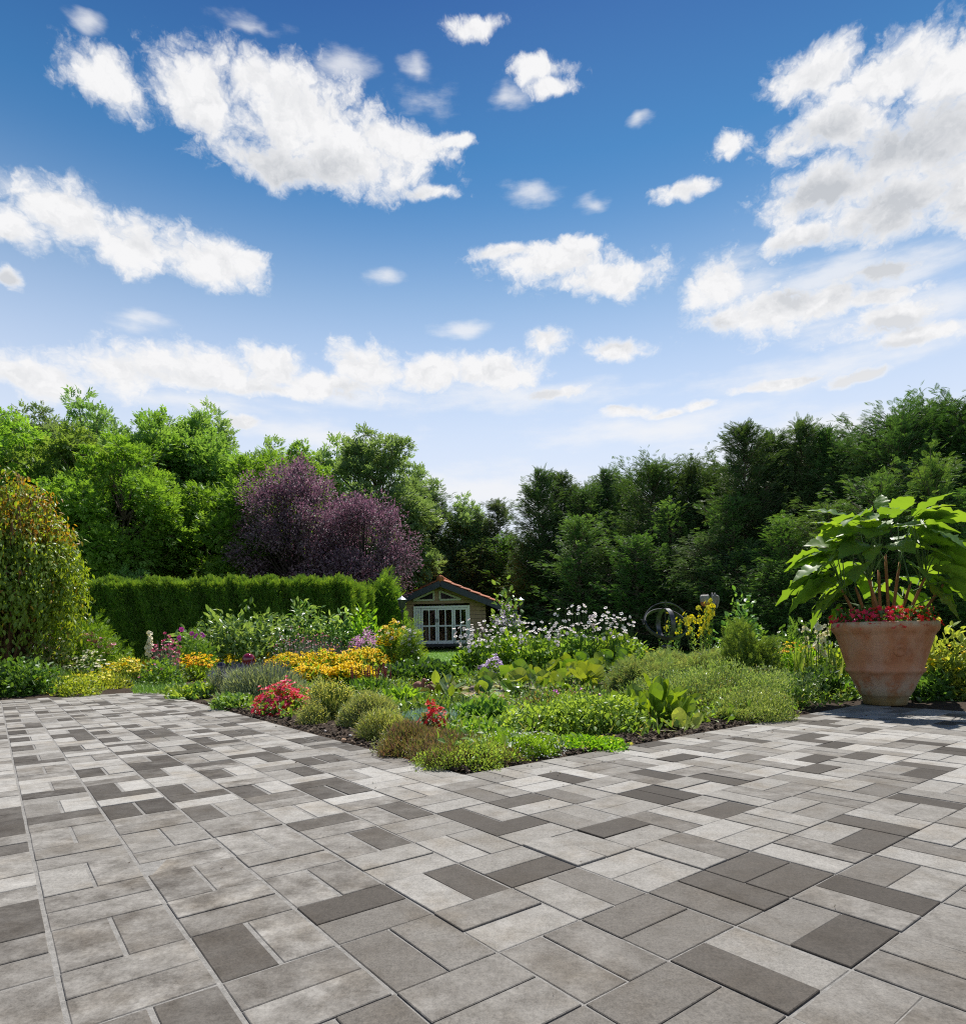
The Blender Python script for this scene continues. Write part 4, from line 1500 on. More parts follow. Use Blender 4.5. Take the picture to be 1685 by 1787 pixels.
# ------------------------------------------------------------------ lamp posts
IRON = plain('black_iron', (0.018, 0.02, 0.022), 0.45, 0.5)
CAPM = plain('pale_zinc', (0.42, 0.46, 0.50), 0.35, 0.5, 0.3)
LGLASS = plain('lantern_glass', (0.05, 0.055, 0.055), 0.08, 0.6)
lamp_src = None
for (px, ytop, Y, lab) in ((701, 1039.5, 13.0, 'black garden lamp post with lantern by the yew bush left of the summer house'), (908, 1041.5, 15.5, 'garden lamp post among the anemones right of the summer house, its pale cap showing')):
    z = at(px, ytop, Y).z
    p = at(px, ytop, Y)
    z0 = gz(Y)
    H_ = z - z0
    o = thing('lamp_post', lab, 'lamp', (p.x, Y, z0), 0, 1.0, 'garden lamp posts')
    if lamp_src is None:
        lamp_src = {}
        g = Geo()
        g.lathe([(.0, -1.6), (.055, -1.6), (.055, -1.52), (.03, -1.46), (.024, -.9), (.022, -.36), (.035, -.34), (.035, -.31), (.02, -.29), (.02, -.26), (0, -.26)], 14)
        lamp_src['post'] = g.build('post', IRON, True)
        g = Geo()
        g.lathe([(0, -.265), (.04, -.265), (.045, -.25), (.075, -.105), (.085, -.10), (.085, -.085), (0, -.085)], 6)
        lamp_src['lantern'] = g.build('lantern', LGLASS)
        g = Geo()
        for k in range(6):
            a = k * PI / 3
            g.bar([.046 * math.cos(a), .046 * math.sin(a), -.255], [.08 * math.cos(a), .08 * math.sin(a), -.09], .012, .012)
        g.lathe([(.052, -.265), (.056, -.25), (.045, -.25)], 6)
        g.lathe([(.088, -.10), (.09, -.085), (.078, -.085), (.076, -.10)], 6)
        lamp_src['lantern_frame'] = g.build('lantern_frame', IRON)
        g = Geo()
        g.lathe([(0, .0), (.008, -.004), (.012, -.02), (.03, -.032), (.1, -.082), (.098, -.088), (0, -.086)], 18)
        lamp_src['cap'] = g.build('cap', CAPM, False)
    for nm in ('post', 'lantern', 'lantern_frame', 'cap'):
        put(nm, lamp_src[nm], o, loc=(0, 0, H_))

# ------------------------------------------------------------------ armillary sphere
AY = 9.3
ac = at(1161, 1089, AY)
ps = AY / F
o = thing('armillary_sphere', 'dark iron armillary sundial of crossed rings among the flowers', 'sundial', (ac.x, AY, 0))
DARKI = plain('weathered_iron', (0.13, 0.135, 0.15), 0.42, 0.5, 0.5, noise=(12, (0.03, 0.028, 0.03)))


def ring(R_, w, t, nrm, c, a0=0.0, a1=2 * PI, n=56):
    nrm = norm(np.array(nrm, float))
    x = norm(np.cross(nrm, [0.0, 0.0, 1.0]) if abs(nrm[2]) < .95 else np.array([1.0, 0, 0]))
    y = np.cross(nrm, x)
    g = Geo()
    V, Fs = [], []
    full = abs(a1 - a0 - 2 * PI) < 1e-6
    m = n if full else n + 1
    for k in range(m):
        a = a0 + (a1 - a0) * k / n
        d = x * math.cos(a) + y * math.sin(a)
        for r, s_ in ((R_ - t, -w / 2), (R_, -w / 2), (R_, w / 2), (R_ - t, w / 2)):
            V.append(np.array(c) + d * r + nrm * s_)
    for k in range(n):
        p, q = k * 4, ((k + 1) % m) * 4
        for e in range(4):
            Fs.append((p + e, q + e, q + (e + 1) % 4, p + (e + 1) % 4))
    if not full:
        Fs += [(0, 1, 2, 3), ((m - 1) * 4 + 3, (m - 1) * 4 + 2, (m - 1) * 4 + 1, (m - 1) * 4)]
    return g.add(V, Fs)


cz = ac.z
Rr = 36.5 * ps
put('equator_ring', ring(Rr, .062, .010, (0.05, -.62, .62), (0, 0, cz)).build('equator_ring', DARKI), o)
put('meridian_ring', ring(27.5 * ps, .07, .012, (1, .22, .02), (0, 0, cz)).build('meridian_ring', DARKI), o)
g = ring(39.5 * ps, .045, .010, (0.02, -1, .12), (0, 0, cz - 1 * ps), PI * 1.0, PI * 2.0, 40)
put('cradle', g.build('cradle', DARKI), o)
for sg in (-1, 1):                                     # curled arm ends
    g = Geo()
    pts = [[sg * 39.3 * ps, 0, cz], [sg * 39.8 * ps, 0, cz + .03], [sg * 40.5 * ps, 0, cz + .06], [sg * 42.3 * ps, 0, cz + .072], [sg * 43.3 * ps, 0, cz + .062]]
    g.tube(pts, [.008, .008, .007, .006, .005], 6)
    g.tube([[sg * 36 * ps, 0, cz], [sg * 40.5 * ps, 0, cz]], .009, 8)
    put('pivot', g.build('pivot', DARKI), o)
g = Geo()
a_, b_ = np.array([.03, .14, cz - .26]), np.array([-.035, -.14, cz + .29])
g.tube([a_, b_], .006, 6)
d_ = norm(b_ - a_)
g.add([b_, b_ + np.array([-.022, 0, -.005]), b_ + d_ * .07, b_ + np.array([.022, 0, .005]), b_ + np.array([0, .01, 0]), b_ - np.array([0, .01, 0])], [(1, 2, 4), (2, 3, 4), (2, 1, 5), (3, 2, 5), (1, 4, 3, 5)])
put('arrow', g.build('arrow', DARKI), o)
g = Geo()
g.lathe([(.11, 0), (.11, .03), (.04, .06), (.03, .2), (.045, cz - Rr * 1.08 - .02), (.085, cz - Rr * 1.05), (.03, cz - Rr * 1.0), (0, cz - Rr)], 16)
put('pedestal', g.build('pedestal', DARKI, True), o)

# ------------------------------------------------------------------ ceramic ornament on a rod
OY = 8.6
oc = at(1237, 1047, OY)
q_ = OY / F
TERRA = plain('terracotta_clay', (0.28, 0.095, 0.045), 0.8, 0.2, noise=(30, (0.36, 0.15, 0.08)))
GREYC = plain('grey_glazed_clay', (0.30, 0.29, 0.28), 0.6, 0.3, noise=(40, (0.16, 0.15, 0.15)), bump=.5, bscale=60)
o = thing('garden_ornament', 'grey and terracotta ceramic ornament with two open shells on a thin rod', 'ornament', (oc.x, OY, 0))
g = Geo()
g.tube([[-.16, .02, 0], [-.08, .01, .45], [0, 0, oc.z - .03]], .006, 6)
put('rod', g.build('rod', TWIG), o)
cL = np.array([-7.5 * q_, 0, oc.z])
g = Geo()
g.lathe([(0, -.085), (.035, -.082), (.055, -.06), (.060, -.02), (.059, .0)], 20, cL, (-.1, -.15, 1))
put('terracotta_cup', g.build('terracotta_cup', TERRA, True), o)
g = Geo()
g.lathe([(.0605, -.018), (.062, .02), (.056, .055), (.046, .07), (.043, .066), (.052, .05), (.057, .02)], 20, cL, (-.1, -.15, 1))
put('grey_rim', g.build('grey_rim', GREYC, True), o)
g = Geo()
V, Fs = [], []
nA, nB = 15, 12
for k in range(nA):                                    # a curled half shell, pointed below
    t = k / (nA - 1)
    w = .060 * math.sin(PI * min(1, t * .8 + .14)) ** .7 * (1 - .25 * t)
    zc = .075 - .175 * t
    for e in range(nB):
        a = -1.9 + 3.8 * e / (nB - 1)
        V.append([.062 + w * math.sin(a) * .95 + .02 * t, -.02 + w * math.cos(a) * .8 - .02 * math.sin(PI * t), oc.z + zc + .022 * math.sin(a * 3 + t * 5)])
for k in range(nA - 1):
    for e in range(nB - 1):
        p = k * nB + e
        Fs.append((p, p + 1, p + nB + 1, p + nB))
g.add(V, Fs)
me = g.build('grey_shell', GREYC, True)
sh = put('grey_shell', me, o)
sm = sh.modifiers.new('thick', 'SOLIDIFY')
sm.thickness = .012

# ------------------------------------------------------------------ gazing balls
for nm, px, py, dpx, Y, col, lab in (('dark_red', 433.5, 1151, 22, 7.6, (0.16, 0.008, 0.025), 'shiny dark red glass gazing ball among yellow coneflowers'), ('black', 386, 1164, 17, 7.2, (0.010, 0.006, 0.012), 'small black glass gazing ball left of the dark red one')):
    p = at(px, py, Y)
    R_ = dpx / 2 * Y / F
    o = thing('gazing_ball', lab, 'gazing ball', (p.x, Y, 0), group='glass gazing balls')
    g = Geo()
    g.lathe([(0.0, p.z + R_)] + [(R_ * math.sin(a), p.z + R_ * math.cos(a)) for a in np.linspace(.15, PI - .15, 16)] + [(R_ * .16, p.z - R_ * 1.05), (R_ * .16, p.z - R_ * 1.3)], 28)
    put('glass_ball', g.build('glass_ball', plain(nm + '_glass', col, .07, .8), True), o)
    g = Geo()
    g.tube([[0, 0, 0], [0, 0, p.z - R_ * 1.1]], .007, 6)
    put('stake', g.build('stake', TWIG), o)

# ------------------------------------------------------------------ clay duck family, ball, stones
CLAY = plain('brown_clay', (0.20, 0.085, 0.06), 0.7, 0.25, noise=(25, (0.27, 0.13, 0.095)), bump=.3, bscale=80)


def duck_mesh(s_, adult=True):
    """A squat clay duck: egg-shaped body, short neck, round head and flat bill, one skin; it looks along +X."""
    g = Geo()
    rings = []
    prof = [(-.50, .34, .02), (-.46, .38, .13), (-.32, .38, .29), (-.08, .38, .38), (.15, .38, .37), (.30, .42, .28), (.37, .56, .16), (.39, .68, .12), (.41, .77, .15), (.46, .83, .17), (.54, .83, .145), (.60, .80, .08), (.68, .775, .065), (.77, .765, .02)] if adult else \
           [(-.34, .30, .02), (-.30, .32, .12), (-.16, .32, .26), (.02, .34, .32), (.16, .42, .27), (.20, .56, .18), (.21, .66, .17), (.24, .74, .20), (.30, .78, .20), (.37, .76, .13), (.42, .73, .06), (.50, .72, .02)]
    m_ = len(prof)
    n = 16
    V, Fs = [], []
    for k, (x, z, r) in enumerate(prof):
        nx_, nz_ = prof[min(k + 1, m_ - 1)][0] - prof[max(k - 1, 0)][0], prof[min(k + 1, m_ - 1)][1] - prof[max(k - 1, 0)][1]
        ln = math.hypot(nx_, nz_)
        nx_, nz_ = nx_ / ln, nz_ / ln
        flat = .45 if k >= m_ - 3 else 1.0
        for e in range(n):
            a = 2 * PI * e / n
            uy, uz = math.cos(a) * r, math.sin(a) * r * flat
            V.append([(x - nz_ * uz) * s_, uy * s_ * (.85 if k < 6 else 1), max(.004, (z + nx_ * uz)) * s_])
    for k in range(m_ - 1):
        for e in range(n):
            Fs.append((k * n + e, k * n + (e + 1) % n, (k + 1) * n + (e + 1) % n, (k + 1) * n + e))
    Fs += [tuple(range(n))[::-1], tuple((m_ - 1) * n + e for e in range(n))]
    return g.add(V, Fs).build('duck_figure', CLAY, True)


slab = G(737, 1221)
g = Geo()
g.box((0, 0, .0), (.30, .13, .05))
o = tag(put('flat_stone', g.build('flat_stone', plain('sandstone', (.26, .19, .14), .9, .2, noise=(20, (.34, .26, .2)), bump=.6)), loc=(slab.x + .02, slab.y + .05, .045), rot=(0, 0, .12)), 'flat brown stone slab under the clay ducks by the pond', 'stone')
ZS = .071
for px, s_, ad, lab in ((730.5, .118, True, 'big brown clay mother duck on the flat stone by the pond'), (748.5, .092, False, 'brown clay duckling directly behind the mother duck'), (758, .088, False, 'brown clay duckling farthest right, half hidden by a leaf')):
    p = at(px, 1212, slab.y + .06)
    tag(put('duck_figure', duck_mesh(s_, ad), loc=(p.x, p.y, ZS), rot=(0, 0, -.35)), lab, 'clay duck', 'clay duck family')
p = at(775.5, 1203, slab.y + .12)
g = Geo()
R_ = .047
g.lathe([(0, -R_)] + [(R_ * math.sin(a), -R_ * math.cos(a)) for a in np.linspace(.2, PI - .2, 14)] + [(0, R_)], 24)
tag(put('stone_ball', g.build('stone_ball', plain('mossy_stone', (.22, .20, .13), .9, .2, noise=(40, (.36, .33, .24)), bump=.7, bscale=90), True), loc=(p.x, p.y, .034 + R_)), 'round mossy stone ball right of the clay ducklings', 'ball')


def rock(px, py, w, h, lab, col=(.24, .225, .215), flat=1.0, rot=0.0, z=0.0):
    """A water-worn pond-edge stone."""
    p = G(px, py)
    k = p.y / F
    g = Geo()
    V, Fs = [], []
    n, m_ = 14, 9
    ph = rng.uniform(0, 6, 4)
    for q in range(m_):
        b_ = PI * q / (m_ - 1)
        for e in range(n):
            a = 2 * PI * e / n
            r = 1 + .12 * math.sin(2 * a + ph[0]) + .08 * math.sin(3 * a + 2 * b_ + ph[1]) + .06 * math.cos(4 * b_ + a + ph[2])
            V.append([w * k / 2 * math.sin(b_) ** .7 * math.cos(a) * r, w * k / 2 * .75 * math.sin(b_) ** .7 * math.sin(a) * r, h * k * .5 * (1 - math.cos(b_)) * (r * .3 + .7)])
    for q in range(m_ - 1):
        for e in range(n):
            Fs.append((q * n + e, q * n + (e + 1) % n, (q + 1) * n + (e + 1) % n, (q + 1) * n + e))
    g.add(V, Fs)
    mt = plain('pond_stone', col, .85, .25, noise=(22, tuple(c * 1.6 for c in col), 7), bump=.5, bscale=60)
    return tag(put('stone', g.build('stone', mt, True), loc=(p.x, p.y, z), rot=(0, 0, rot)), lab, 'stone', 'stones round the pond')


rock(822, 1250, 22, 17, 'round grey stone at the near pond edge')
rock(777, 1252, 26, 16, 'leaning pale stone behind the small red begonia', (.26, .25, .23))
rock(748, 1250, 18, 12, 'small grey stone left of the leaning pale stone')
rock(888, 1254, 22, 10, 'flat pale stone at the near right pond edge', (.30, .25, .21))
rock(831, 1208, 26, 11, 'brown block stone at the far pond edge below the asters', (.17, .12, .10))
rock(868, 1203, 40, 5, 'long flat stone at the far pond edge', (.24, .18, .12))
rock(611, 1287, 6, 5, 'small white pebble lying on the bark mulch', (.5, .48, .45))
rock(566, 1279, 7, 5, 'cream pebble on the mulch beside the begonia clump', (.45, .4, .36))
rock(600, 1296, 11, 7, 'tan stone lying on the bare mulch', (.30, .2, .13))

# ------------------------------------------------------------------ terracotta pot and its plant
PY_ = 4.70
pot_p = at(1544, 1235, PY_)
POT = (pot_p.x, PY_, 0.004)


def mat_pot():
    m, N, L, out = newmat('old_terracotta')
    tc = N.new('ShaderNodeTexCoord')
    sp = N.new('ShaderNodeSeparateXYZ')
    L.new(tc.outputs['Object'], sp.inputs[0])

    def noise(sc, det, vec=None):
        n = N.new('ShaderNodeTexNoise')
        n.inputs['Scale'].default_value = sc
        n.inputs['Detail'].default_value = det
        n.inputs['Roughness'].default_value = .65
        L.new(vec or tc.outputs['Object'], n.inputs['Vector'])
        return n.outputs['Fac']

    def mth(op, a, b, cl=False):
        n = N.new('ShaderNodeMath')
        n.operation, n.use_clamp = op, cl
        for q, v in enumerate((a, b)):
            if isinstance(v, (int, float)):
                n.inputs[q].default_value = v
            else:
                L.new(v, n.inputs[q])
        return n.outputs[0]

    def mix(f, a, b):
        n = N.new('ShaderNodeMix')
        n.data_type = 'RGBA'
        L.new(f, n.inputs[0])
        for q, v in ((6, a), (7, b)):
            if isinstance(v, tuple):
                n.inputs[q].default_value = (*v, 1)
            else:
                L.new(v, n.inputs[q])
        return n.outputs[2]
    mp = N.new('ShaderNodeMapping')
    mp.inputs['Scale'].default_value = (1, 1, .35)
    L.new(tc.outputs['Object'], mp.inputs[0])
    clay = ramp(N, L, noise(6, 6), [(.35, (.34, .13, .062)), (.55, (.42, .19, .10)), (.72, (.38, .20, .125))])
    salt = mth('MULTIPLY', mth('SUBTRACT', noise(7, 8, mp.outputs[0]), .47), 6, True)     # white salts in runs
    c = mix(mth('MULTIPLY', salt, .26), clay, (.52, .40, .32))
    zf = mth('MULTIPLY', mth('SUBTRACT', .27, sp.outputs[2]), 7, True)                     # damp foot: chalk and algae
    chalk = mth('MULTIPLY', mth('SUBTRACT', noise(10, 9), .42), 7, True)
    c = mix(mth('MULTIPLY', mth('MULTIPLY', zf, chalk), .7), c, (.48, .42, .33))
    alg = mth('MULTIPLY', mth('SUBTRACT', .13, sp.outputs[2]), 12, True)
    c = mix(mth('MULTIPLY', alg, .75), c, (.17, .15, .055))
    rim = mth('MULTIPLY', mth('SUBTRACT', sp.outputs[2], .555), 30, True)
    c = mix(mth('MULTIPLY', mth('MULTIPLY', rim, chalk), .8), c, (.40, .37, .28))
    b = N.new('ShaderNodeBsdfPrincipled')
    L.new(c, b.inputs['Base Color'])
    b.inputs['Roughness'].default_value = .85
    b.inputs['Specular IOR Level'].default_value = .2
    bp = N.new('ShaderNodeBump')
    bp.inputs['Strength'].default_value = .5
    bp.inputs['Distance'].default_value = .004
    L.new(mth('ADD', noise(140, 5), noise(25, 5)), bp.inputs['Height'])
    L.new(bp.outputs[0], b.inputs['Normal'])
    L.new(b.outputs[0], out.inputs[0])
    return m


POTM = mat_pot()
pot = thing('terracotta_pot', 'large weathered terracotta pot with banded rim standing on the paving corner', 'flower pot', POT, 0, (.86, .86, 1))
g = Geo()
prof = [(0, .004), (.150, .0), (.160, .004), (.168, .035), (.176, .062), (.186, .068), (.192, .075), (.194, .085), (.205, .10), (.262, .215), (.276, .232), (.290, .243), (.296, .254), (.292, .266), (.283, .275), (.300, .32), (.352, .478), (.357, .486), (.360, .500), (.372, .520), (.388, .535), (.396, .552), (.397, .578), (.393, .596), (.384, .603), (.366, .602), (.358, .594), (.352, .56), (.345, .53), (0, .53)]
g.lathe(prof, 96)
put('pot_body', g.build('pot_body', POTM, True), pot)
a = -2.13 + .34
rr_ = .325
g = Geo()
nrm_ = np.array([math.cos(a), math.sin(a), -.31])
g.lathe([(0, .008), (.020, .008), (.0215, .011), (.038, .010), (.043, .0075), (.047, .0), (.047, -.01)], 28, np.array([math.cos(a) * rr_, math.sin(a) * rr_, .40]), nrm_)
put('medallion', g.build('medallion', POTM, True), pot)
g = Geo()
g.lathe([(0, .545), (.2, .55), (.347, .54)], 40)
put('potting_soil', g.build('potting_soil', SOIL, True), pot)

M_BIG = leaf('big_lobed_leaves', [(0.070, 0.17, 0.024), (0.092, 0.20, 0.028), (0.12, 0.225, 0.034)], .55, (2.0, 1.75, .35), .42, .42)
LOB = T_lobed()
plant = thing('potted_shrub', 'leafy shrub with big ragged lobed leaves growing in the terracotta pot', 'pot plant', (POT[0], POT[1], .55), -.558, (.88, .88, .94))
gs, gl_, gp = Geo(), Geo(), Geo()
tops = []
stemw = plain('tan_stems', (0.33, 0.15, 0.065), .8, .2, noise=(20, (.22, .10, .05)))
for k, (dx, dy, lx, ly, h) in enumerate(((-.02, -.06, -.03, -.02, .55), (.05, .02, .12, .06, .55), (-.10, .0, -.20, .02, .46), (-.05, .08, -.10, .20, .5), (.13, -.03, .30, -.06, .46), (.10, .1, .2, .22, .5), (.0, -.1, -.10, -.14, .42), (-.16, -.03, -.30, -.04, .36), (.2, .02, .42, .03, .38), (.04, .0, .02, .04, .62))):
    b0 = np.array([dx, dy, -.02])
    t0 = np.array([lx, ly, h]) * [1, 1, rng.uniform(.72, .95)]
    pts = [b0, b0 + (t0 - b0) * .35 + [0, 0, .02], b0 + (t0 - b0) * .7 + [0, 0, .015], t0]
    g = Geo()
    g.tube(pts, [.0135, .0125, .0115, .008], 9)
    put('stem', g.build('stem', stemw, True), plant)
    tops.append(t0)
leaves = []
# (azimuth deg from +X, reach, height, length, pitch deg, roll deg): the ones that shape the outline, then the filling
KEY = [(90, .05, .93, .20, 62, 0), (172, .15, .86, .36, 6, -12), (8, .22, .84, .44, 4, 14), (150, .12, .80, .33, 0, 10), (40, .15, .80, .33, 10, -10), (200, .2, .78, .36, -6, -30), (-20, .22, .77, .34, -4, 24), (265, .12, .82, .36, -12, 0),
       (180, .40, .62, .36, -8, -22), (192, .30, .66, .34, -4, 10), (184, .48, .44, .40, -22, -20), (196, .46, .40, .38, -34, -35), (172, .36, .48, .34, -20, 20), (-4, .42, .62, .38, -2, 16), (-16, .40, .58, .36, -10, 28), (4, .52, .44, .36, -18, 20), (-24, .46, .34, .38, -30, 30), (-10, .52, .26, .36, -52, 20), (14, .52, .32, .34, -36, -10), (168, .42, .26, .30, -50, -10), (158, .34, .22, .28, -58, 0),
       (240, .25, .66, .32, -12, 25), (290, .22, .64, .34, -8, -20), (318, .30, .60, .34, -10, 15), (222, .34, .58, .32, -16, -25), (336, .36, .54, .34, -14, 25), (262, .26, .74, .32, -4, 12), (300, .2, .77, .34, 2, -10), (235, .2, .77, .32, 0, 18), (250, .34, .50, .30, -20, -20), (300, .36, .47, .30, -18, 28)]
for az_, rc, h, ln, pt_, rl in KEY:
    leaves.append((math.radians(az_), rc, h, ln, math.radians(pt_), math.radians(rl)))
for k in range(66):
    h = rng.uniform(.30, .92)
    rc = (.10 + .34 * math.sqrt(max(0, 1 - ((h - .44) / .52) ** 2))) * rng.uniform(.6, 1.05)
    az_ = rng.uniform(0, 2 * PI) if h > .62 else rng.uniform(-.75, PI + .75)
    leaves.append((az_, rc, h, rng.uniform(.24, .36), math.radians(-34 + 52 * (h - .28) / .64 + rng.normal() * 12), rng.normal() * .4))
for az_, rc, h, ln, pt_, rl in leaves:
    p = np.array([[rc * math.cos(az_), rc * math.sin(az_), h]])
    d = np.array([math.cos(az_) * math.cos(pt_), math.sin(az_) * math.cos(pt_), math.sin(pt_)])
    side = np.array([-math.sin(az_), math.cos(az_), 0])
    up_ = np.cross(d, side)
    up_ = up_ if up_[2] > 0 or abs(pt_) > 1.2 else -up_
    nf = up_ * math.cos(rl) + side * math.sin(rl)
    gl_.scatter(LOB, p, d[None], nf[None], np.array([[ln * rng.uniform(.85, 1.1), ln, ln]]))
    tp = tops[int(np.argmin([np.linalg.norm((q - p[0]) * [1, 1, .6] + [0, 0, .1]) for q in tops]))]
    s0 = tp * min(1.0, max(.35, (p[0][2] - .05) / tp[2])) * rng.uniform(.85, 1.0)
    if rng.random() < .45:
        continue
    gp.tube([s0, (s0 + p[0]) / 2 + [0, 0, .02], p[0], p[0] + d * ln * .25], [.0055, .0045, .0035, .002], 5, False)
put('foliage', gl_.build('foliage', M_BIG, True, (gp, STEM)), plant)

# ------------------------------------------------------------------ planting
def pal(name, *cols, trans=.4, tcol=None, rough=.45, spec=.4):
    return leaf(name, list(cols), trans, tcol, rough, spec)


L_MID = pal('mid_green_leaves', (.05, .12, .018), (.08, .17, .025), (.12, .22, .03))
L_BRIGHT = pal('bright_green_leaves', (.10, .20, .02), (.14, .26, .025), (.18, .31, .035), trans=.45)
L_YEL = pal('yellow_green_leaves', (.13, .21, .02), (.19, .28, .03), (.24, .31, .04), trans=.45)
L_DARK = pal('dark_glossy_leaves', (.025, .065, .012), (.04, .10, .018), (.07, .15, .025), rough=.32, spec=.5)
L_GREY = pal('grey_green_leaves_low', (.14, .19, .12), (.20, .25, .16), (.25, .30, .20), trans=.3)
L_BLUE = pal('blue_grey_leaves', (.15, .22, .19), (.21, .28, .25), trans=.3, tcol=(1.2, 1.3, .9))
L_SAGE = pal('pale_sage_leaves', (.20, .26, .08), (.27, .32, .12), (.30, .30, .16), (.22, .28, .07), trans=.35)
L_OLIVE = pal('olive_shoots', (.10, .15, .035), (.15, .19, .05), (.20, .23, .07), (.16, .12, .07), trans=.3)
L_BROWN = pal('pinkish_brown_sprigs', (.22, .12, .09), (.28, .18, .12), (.20, .20, .06), (.17, .21, .05), (.14, .09, .07), trans=.3, tcol=(1.4, 1.2, .7))
L_JUN = pal('juniper_shoots', (.095, .18, .05), (.13, .22, .07), (.17, .25, .09), (.14, .15, .055), trans=.38)
L_SILV = pal('silvery_shoots', (.11, .20, .045), (.17, .26, .07), (.27, .35, .15), (.10, .18, .035), trans=.35, rough=.35, spec=.5)
L_BOX = pal('box_shoots', (.050, .115, .015), (.085, .175, .02), (.15, .265, .028), (.04, .09, .012), trans=.42)
L_RUST = pal('rusty_green_leaves', (.07, .14, .03), (.10, .17, .04), (.16, .12, .05), (.09, .16, .03))
L_LILY = pal('water_lily_leaves', (.08, .16, .022), (.11, .19, .025), (.15, .20, .025), (.06, .13, .03), trans=.38, tcol=(1.5, 1.35, .5), rough=.28, spec=.5)
L_PAD = pal('floating_lily_leaves', (.11, .17, .05), (.15, .20, .06), (.20, .19, .05), (.22, .12, .05), trans=.1, rough=.25, spec=.6)
L_BERG = pal('glossy_broad_leaves', (.06, .135, .018), (.09, .175, .02), (.045, .11, .018), trans=.45, tcol=(2.2, 1.8, .4), rough=.33, spec=.5)
P_YEL = pal('golden_petals', (.93, .66, .004), (.95, .74, .006), (.93, .56, .004), trans=.42, tcol=(1.05, 1, .5), rough=.6, spec=.12)
P_ORG = pal('orange_petals', (.85, .34, .006), (.9, .48, .006), trans=.42, tcol=(1.05, 1, .5), rough=.6, spec=.12)
P_LEM = pal('lemon_petals', (.82, .72, .03), (.86, .78, .06), trans=.35, tcol=(1.1, 1.05, .5))
P_PALE = pal('pale_pink_petals', (.88, .79, .79), (.90, .86, .85), (.85, .72, .74), (.92, .90, .88), trans=.35, tcol=(1, .95, .95))
P_PINK = pal('pink_petals', (.75, .12, .30), (.70, .20, .40), (.82, .30, .38), trans=.3, tcol=(1.1, .9, .9))
P_MAG = pal('magenta_petals', (.55, .06, .45), (.62, .10, .52), trans=.3, tcol=(1.1, .9, 1))
P_RED = pal('red_petals', (.62, .008, .012), (.75, .02, .02), (.70, .03, .06), trans=.25, tcol=(1.2, .7, .7))
P_CER = pal('cerise_petals', (.72, .015, .07), (.78, .04, .19), (.70, .01, .025), (.80, .08, .24), trans=.3, tcol=(1.2, .8, .8))
P_CRIM = pal('crimson_petals', (.42, .01, .09), (.50, .02, .15), trans=.2)
P_LILAC = pal('lilac_petals', (.42, .28, .58), (.50, .36, .66), (.36, .22, .52), trans=.3, tcol=(1, .95, 1))
P_LAV = pal('lavender_spikes', (.15, .11, .21), (.20, .155, .28), (.27, .22, .34), trans=.15, tcol=(1, .9, 1.1))
P_WHITE = pal('white_petals', (.80, .80, .76), (.84, .84, .82), trans=.3, tcol=(1, 1, .95))
P_CREAM = pal('cream_petals', (.80, .74, .50), (.84, .80, .62), trans=.3, tcol=(1, 1, .9))
P_BLUE = pal('blue_petals', (.03, .04, .60), (.05, .08, .70), trans=.25, tcol=(.9, .9, 1.1))
P_BRICK = pal('brick_red_spikes', (.26, .035, .05), (.34, .06, .07), trans=.15)
DISC = plain('dark_flower_discs', (.035, .016, .008), .9, .2)
DISCY = plain('yellow_flower_discs', (.55, .33, .02), .9, .2)
T_SPK, T_SPKW = T_spike(.12, 5), T_spike(.30, 5)
T_D9, T_D6, T_S5, T_DISC = T_daisy(10, .34, -.12), T_daisy(6, .8, .25, .1), T_star(5, .62), T_dome(6, .75)
T_FEATH = T_pinnate(4, .10, .42)


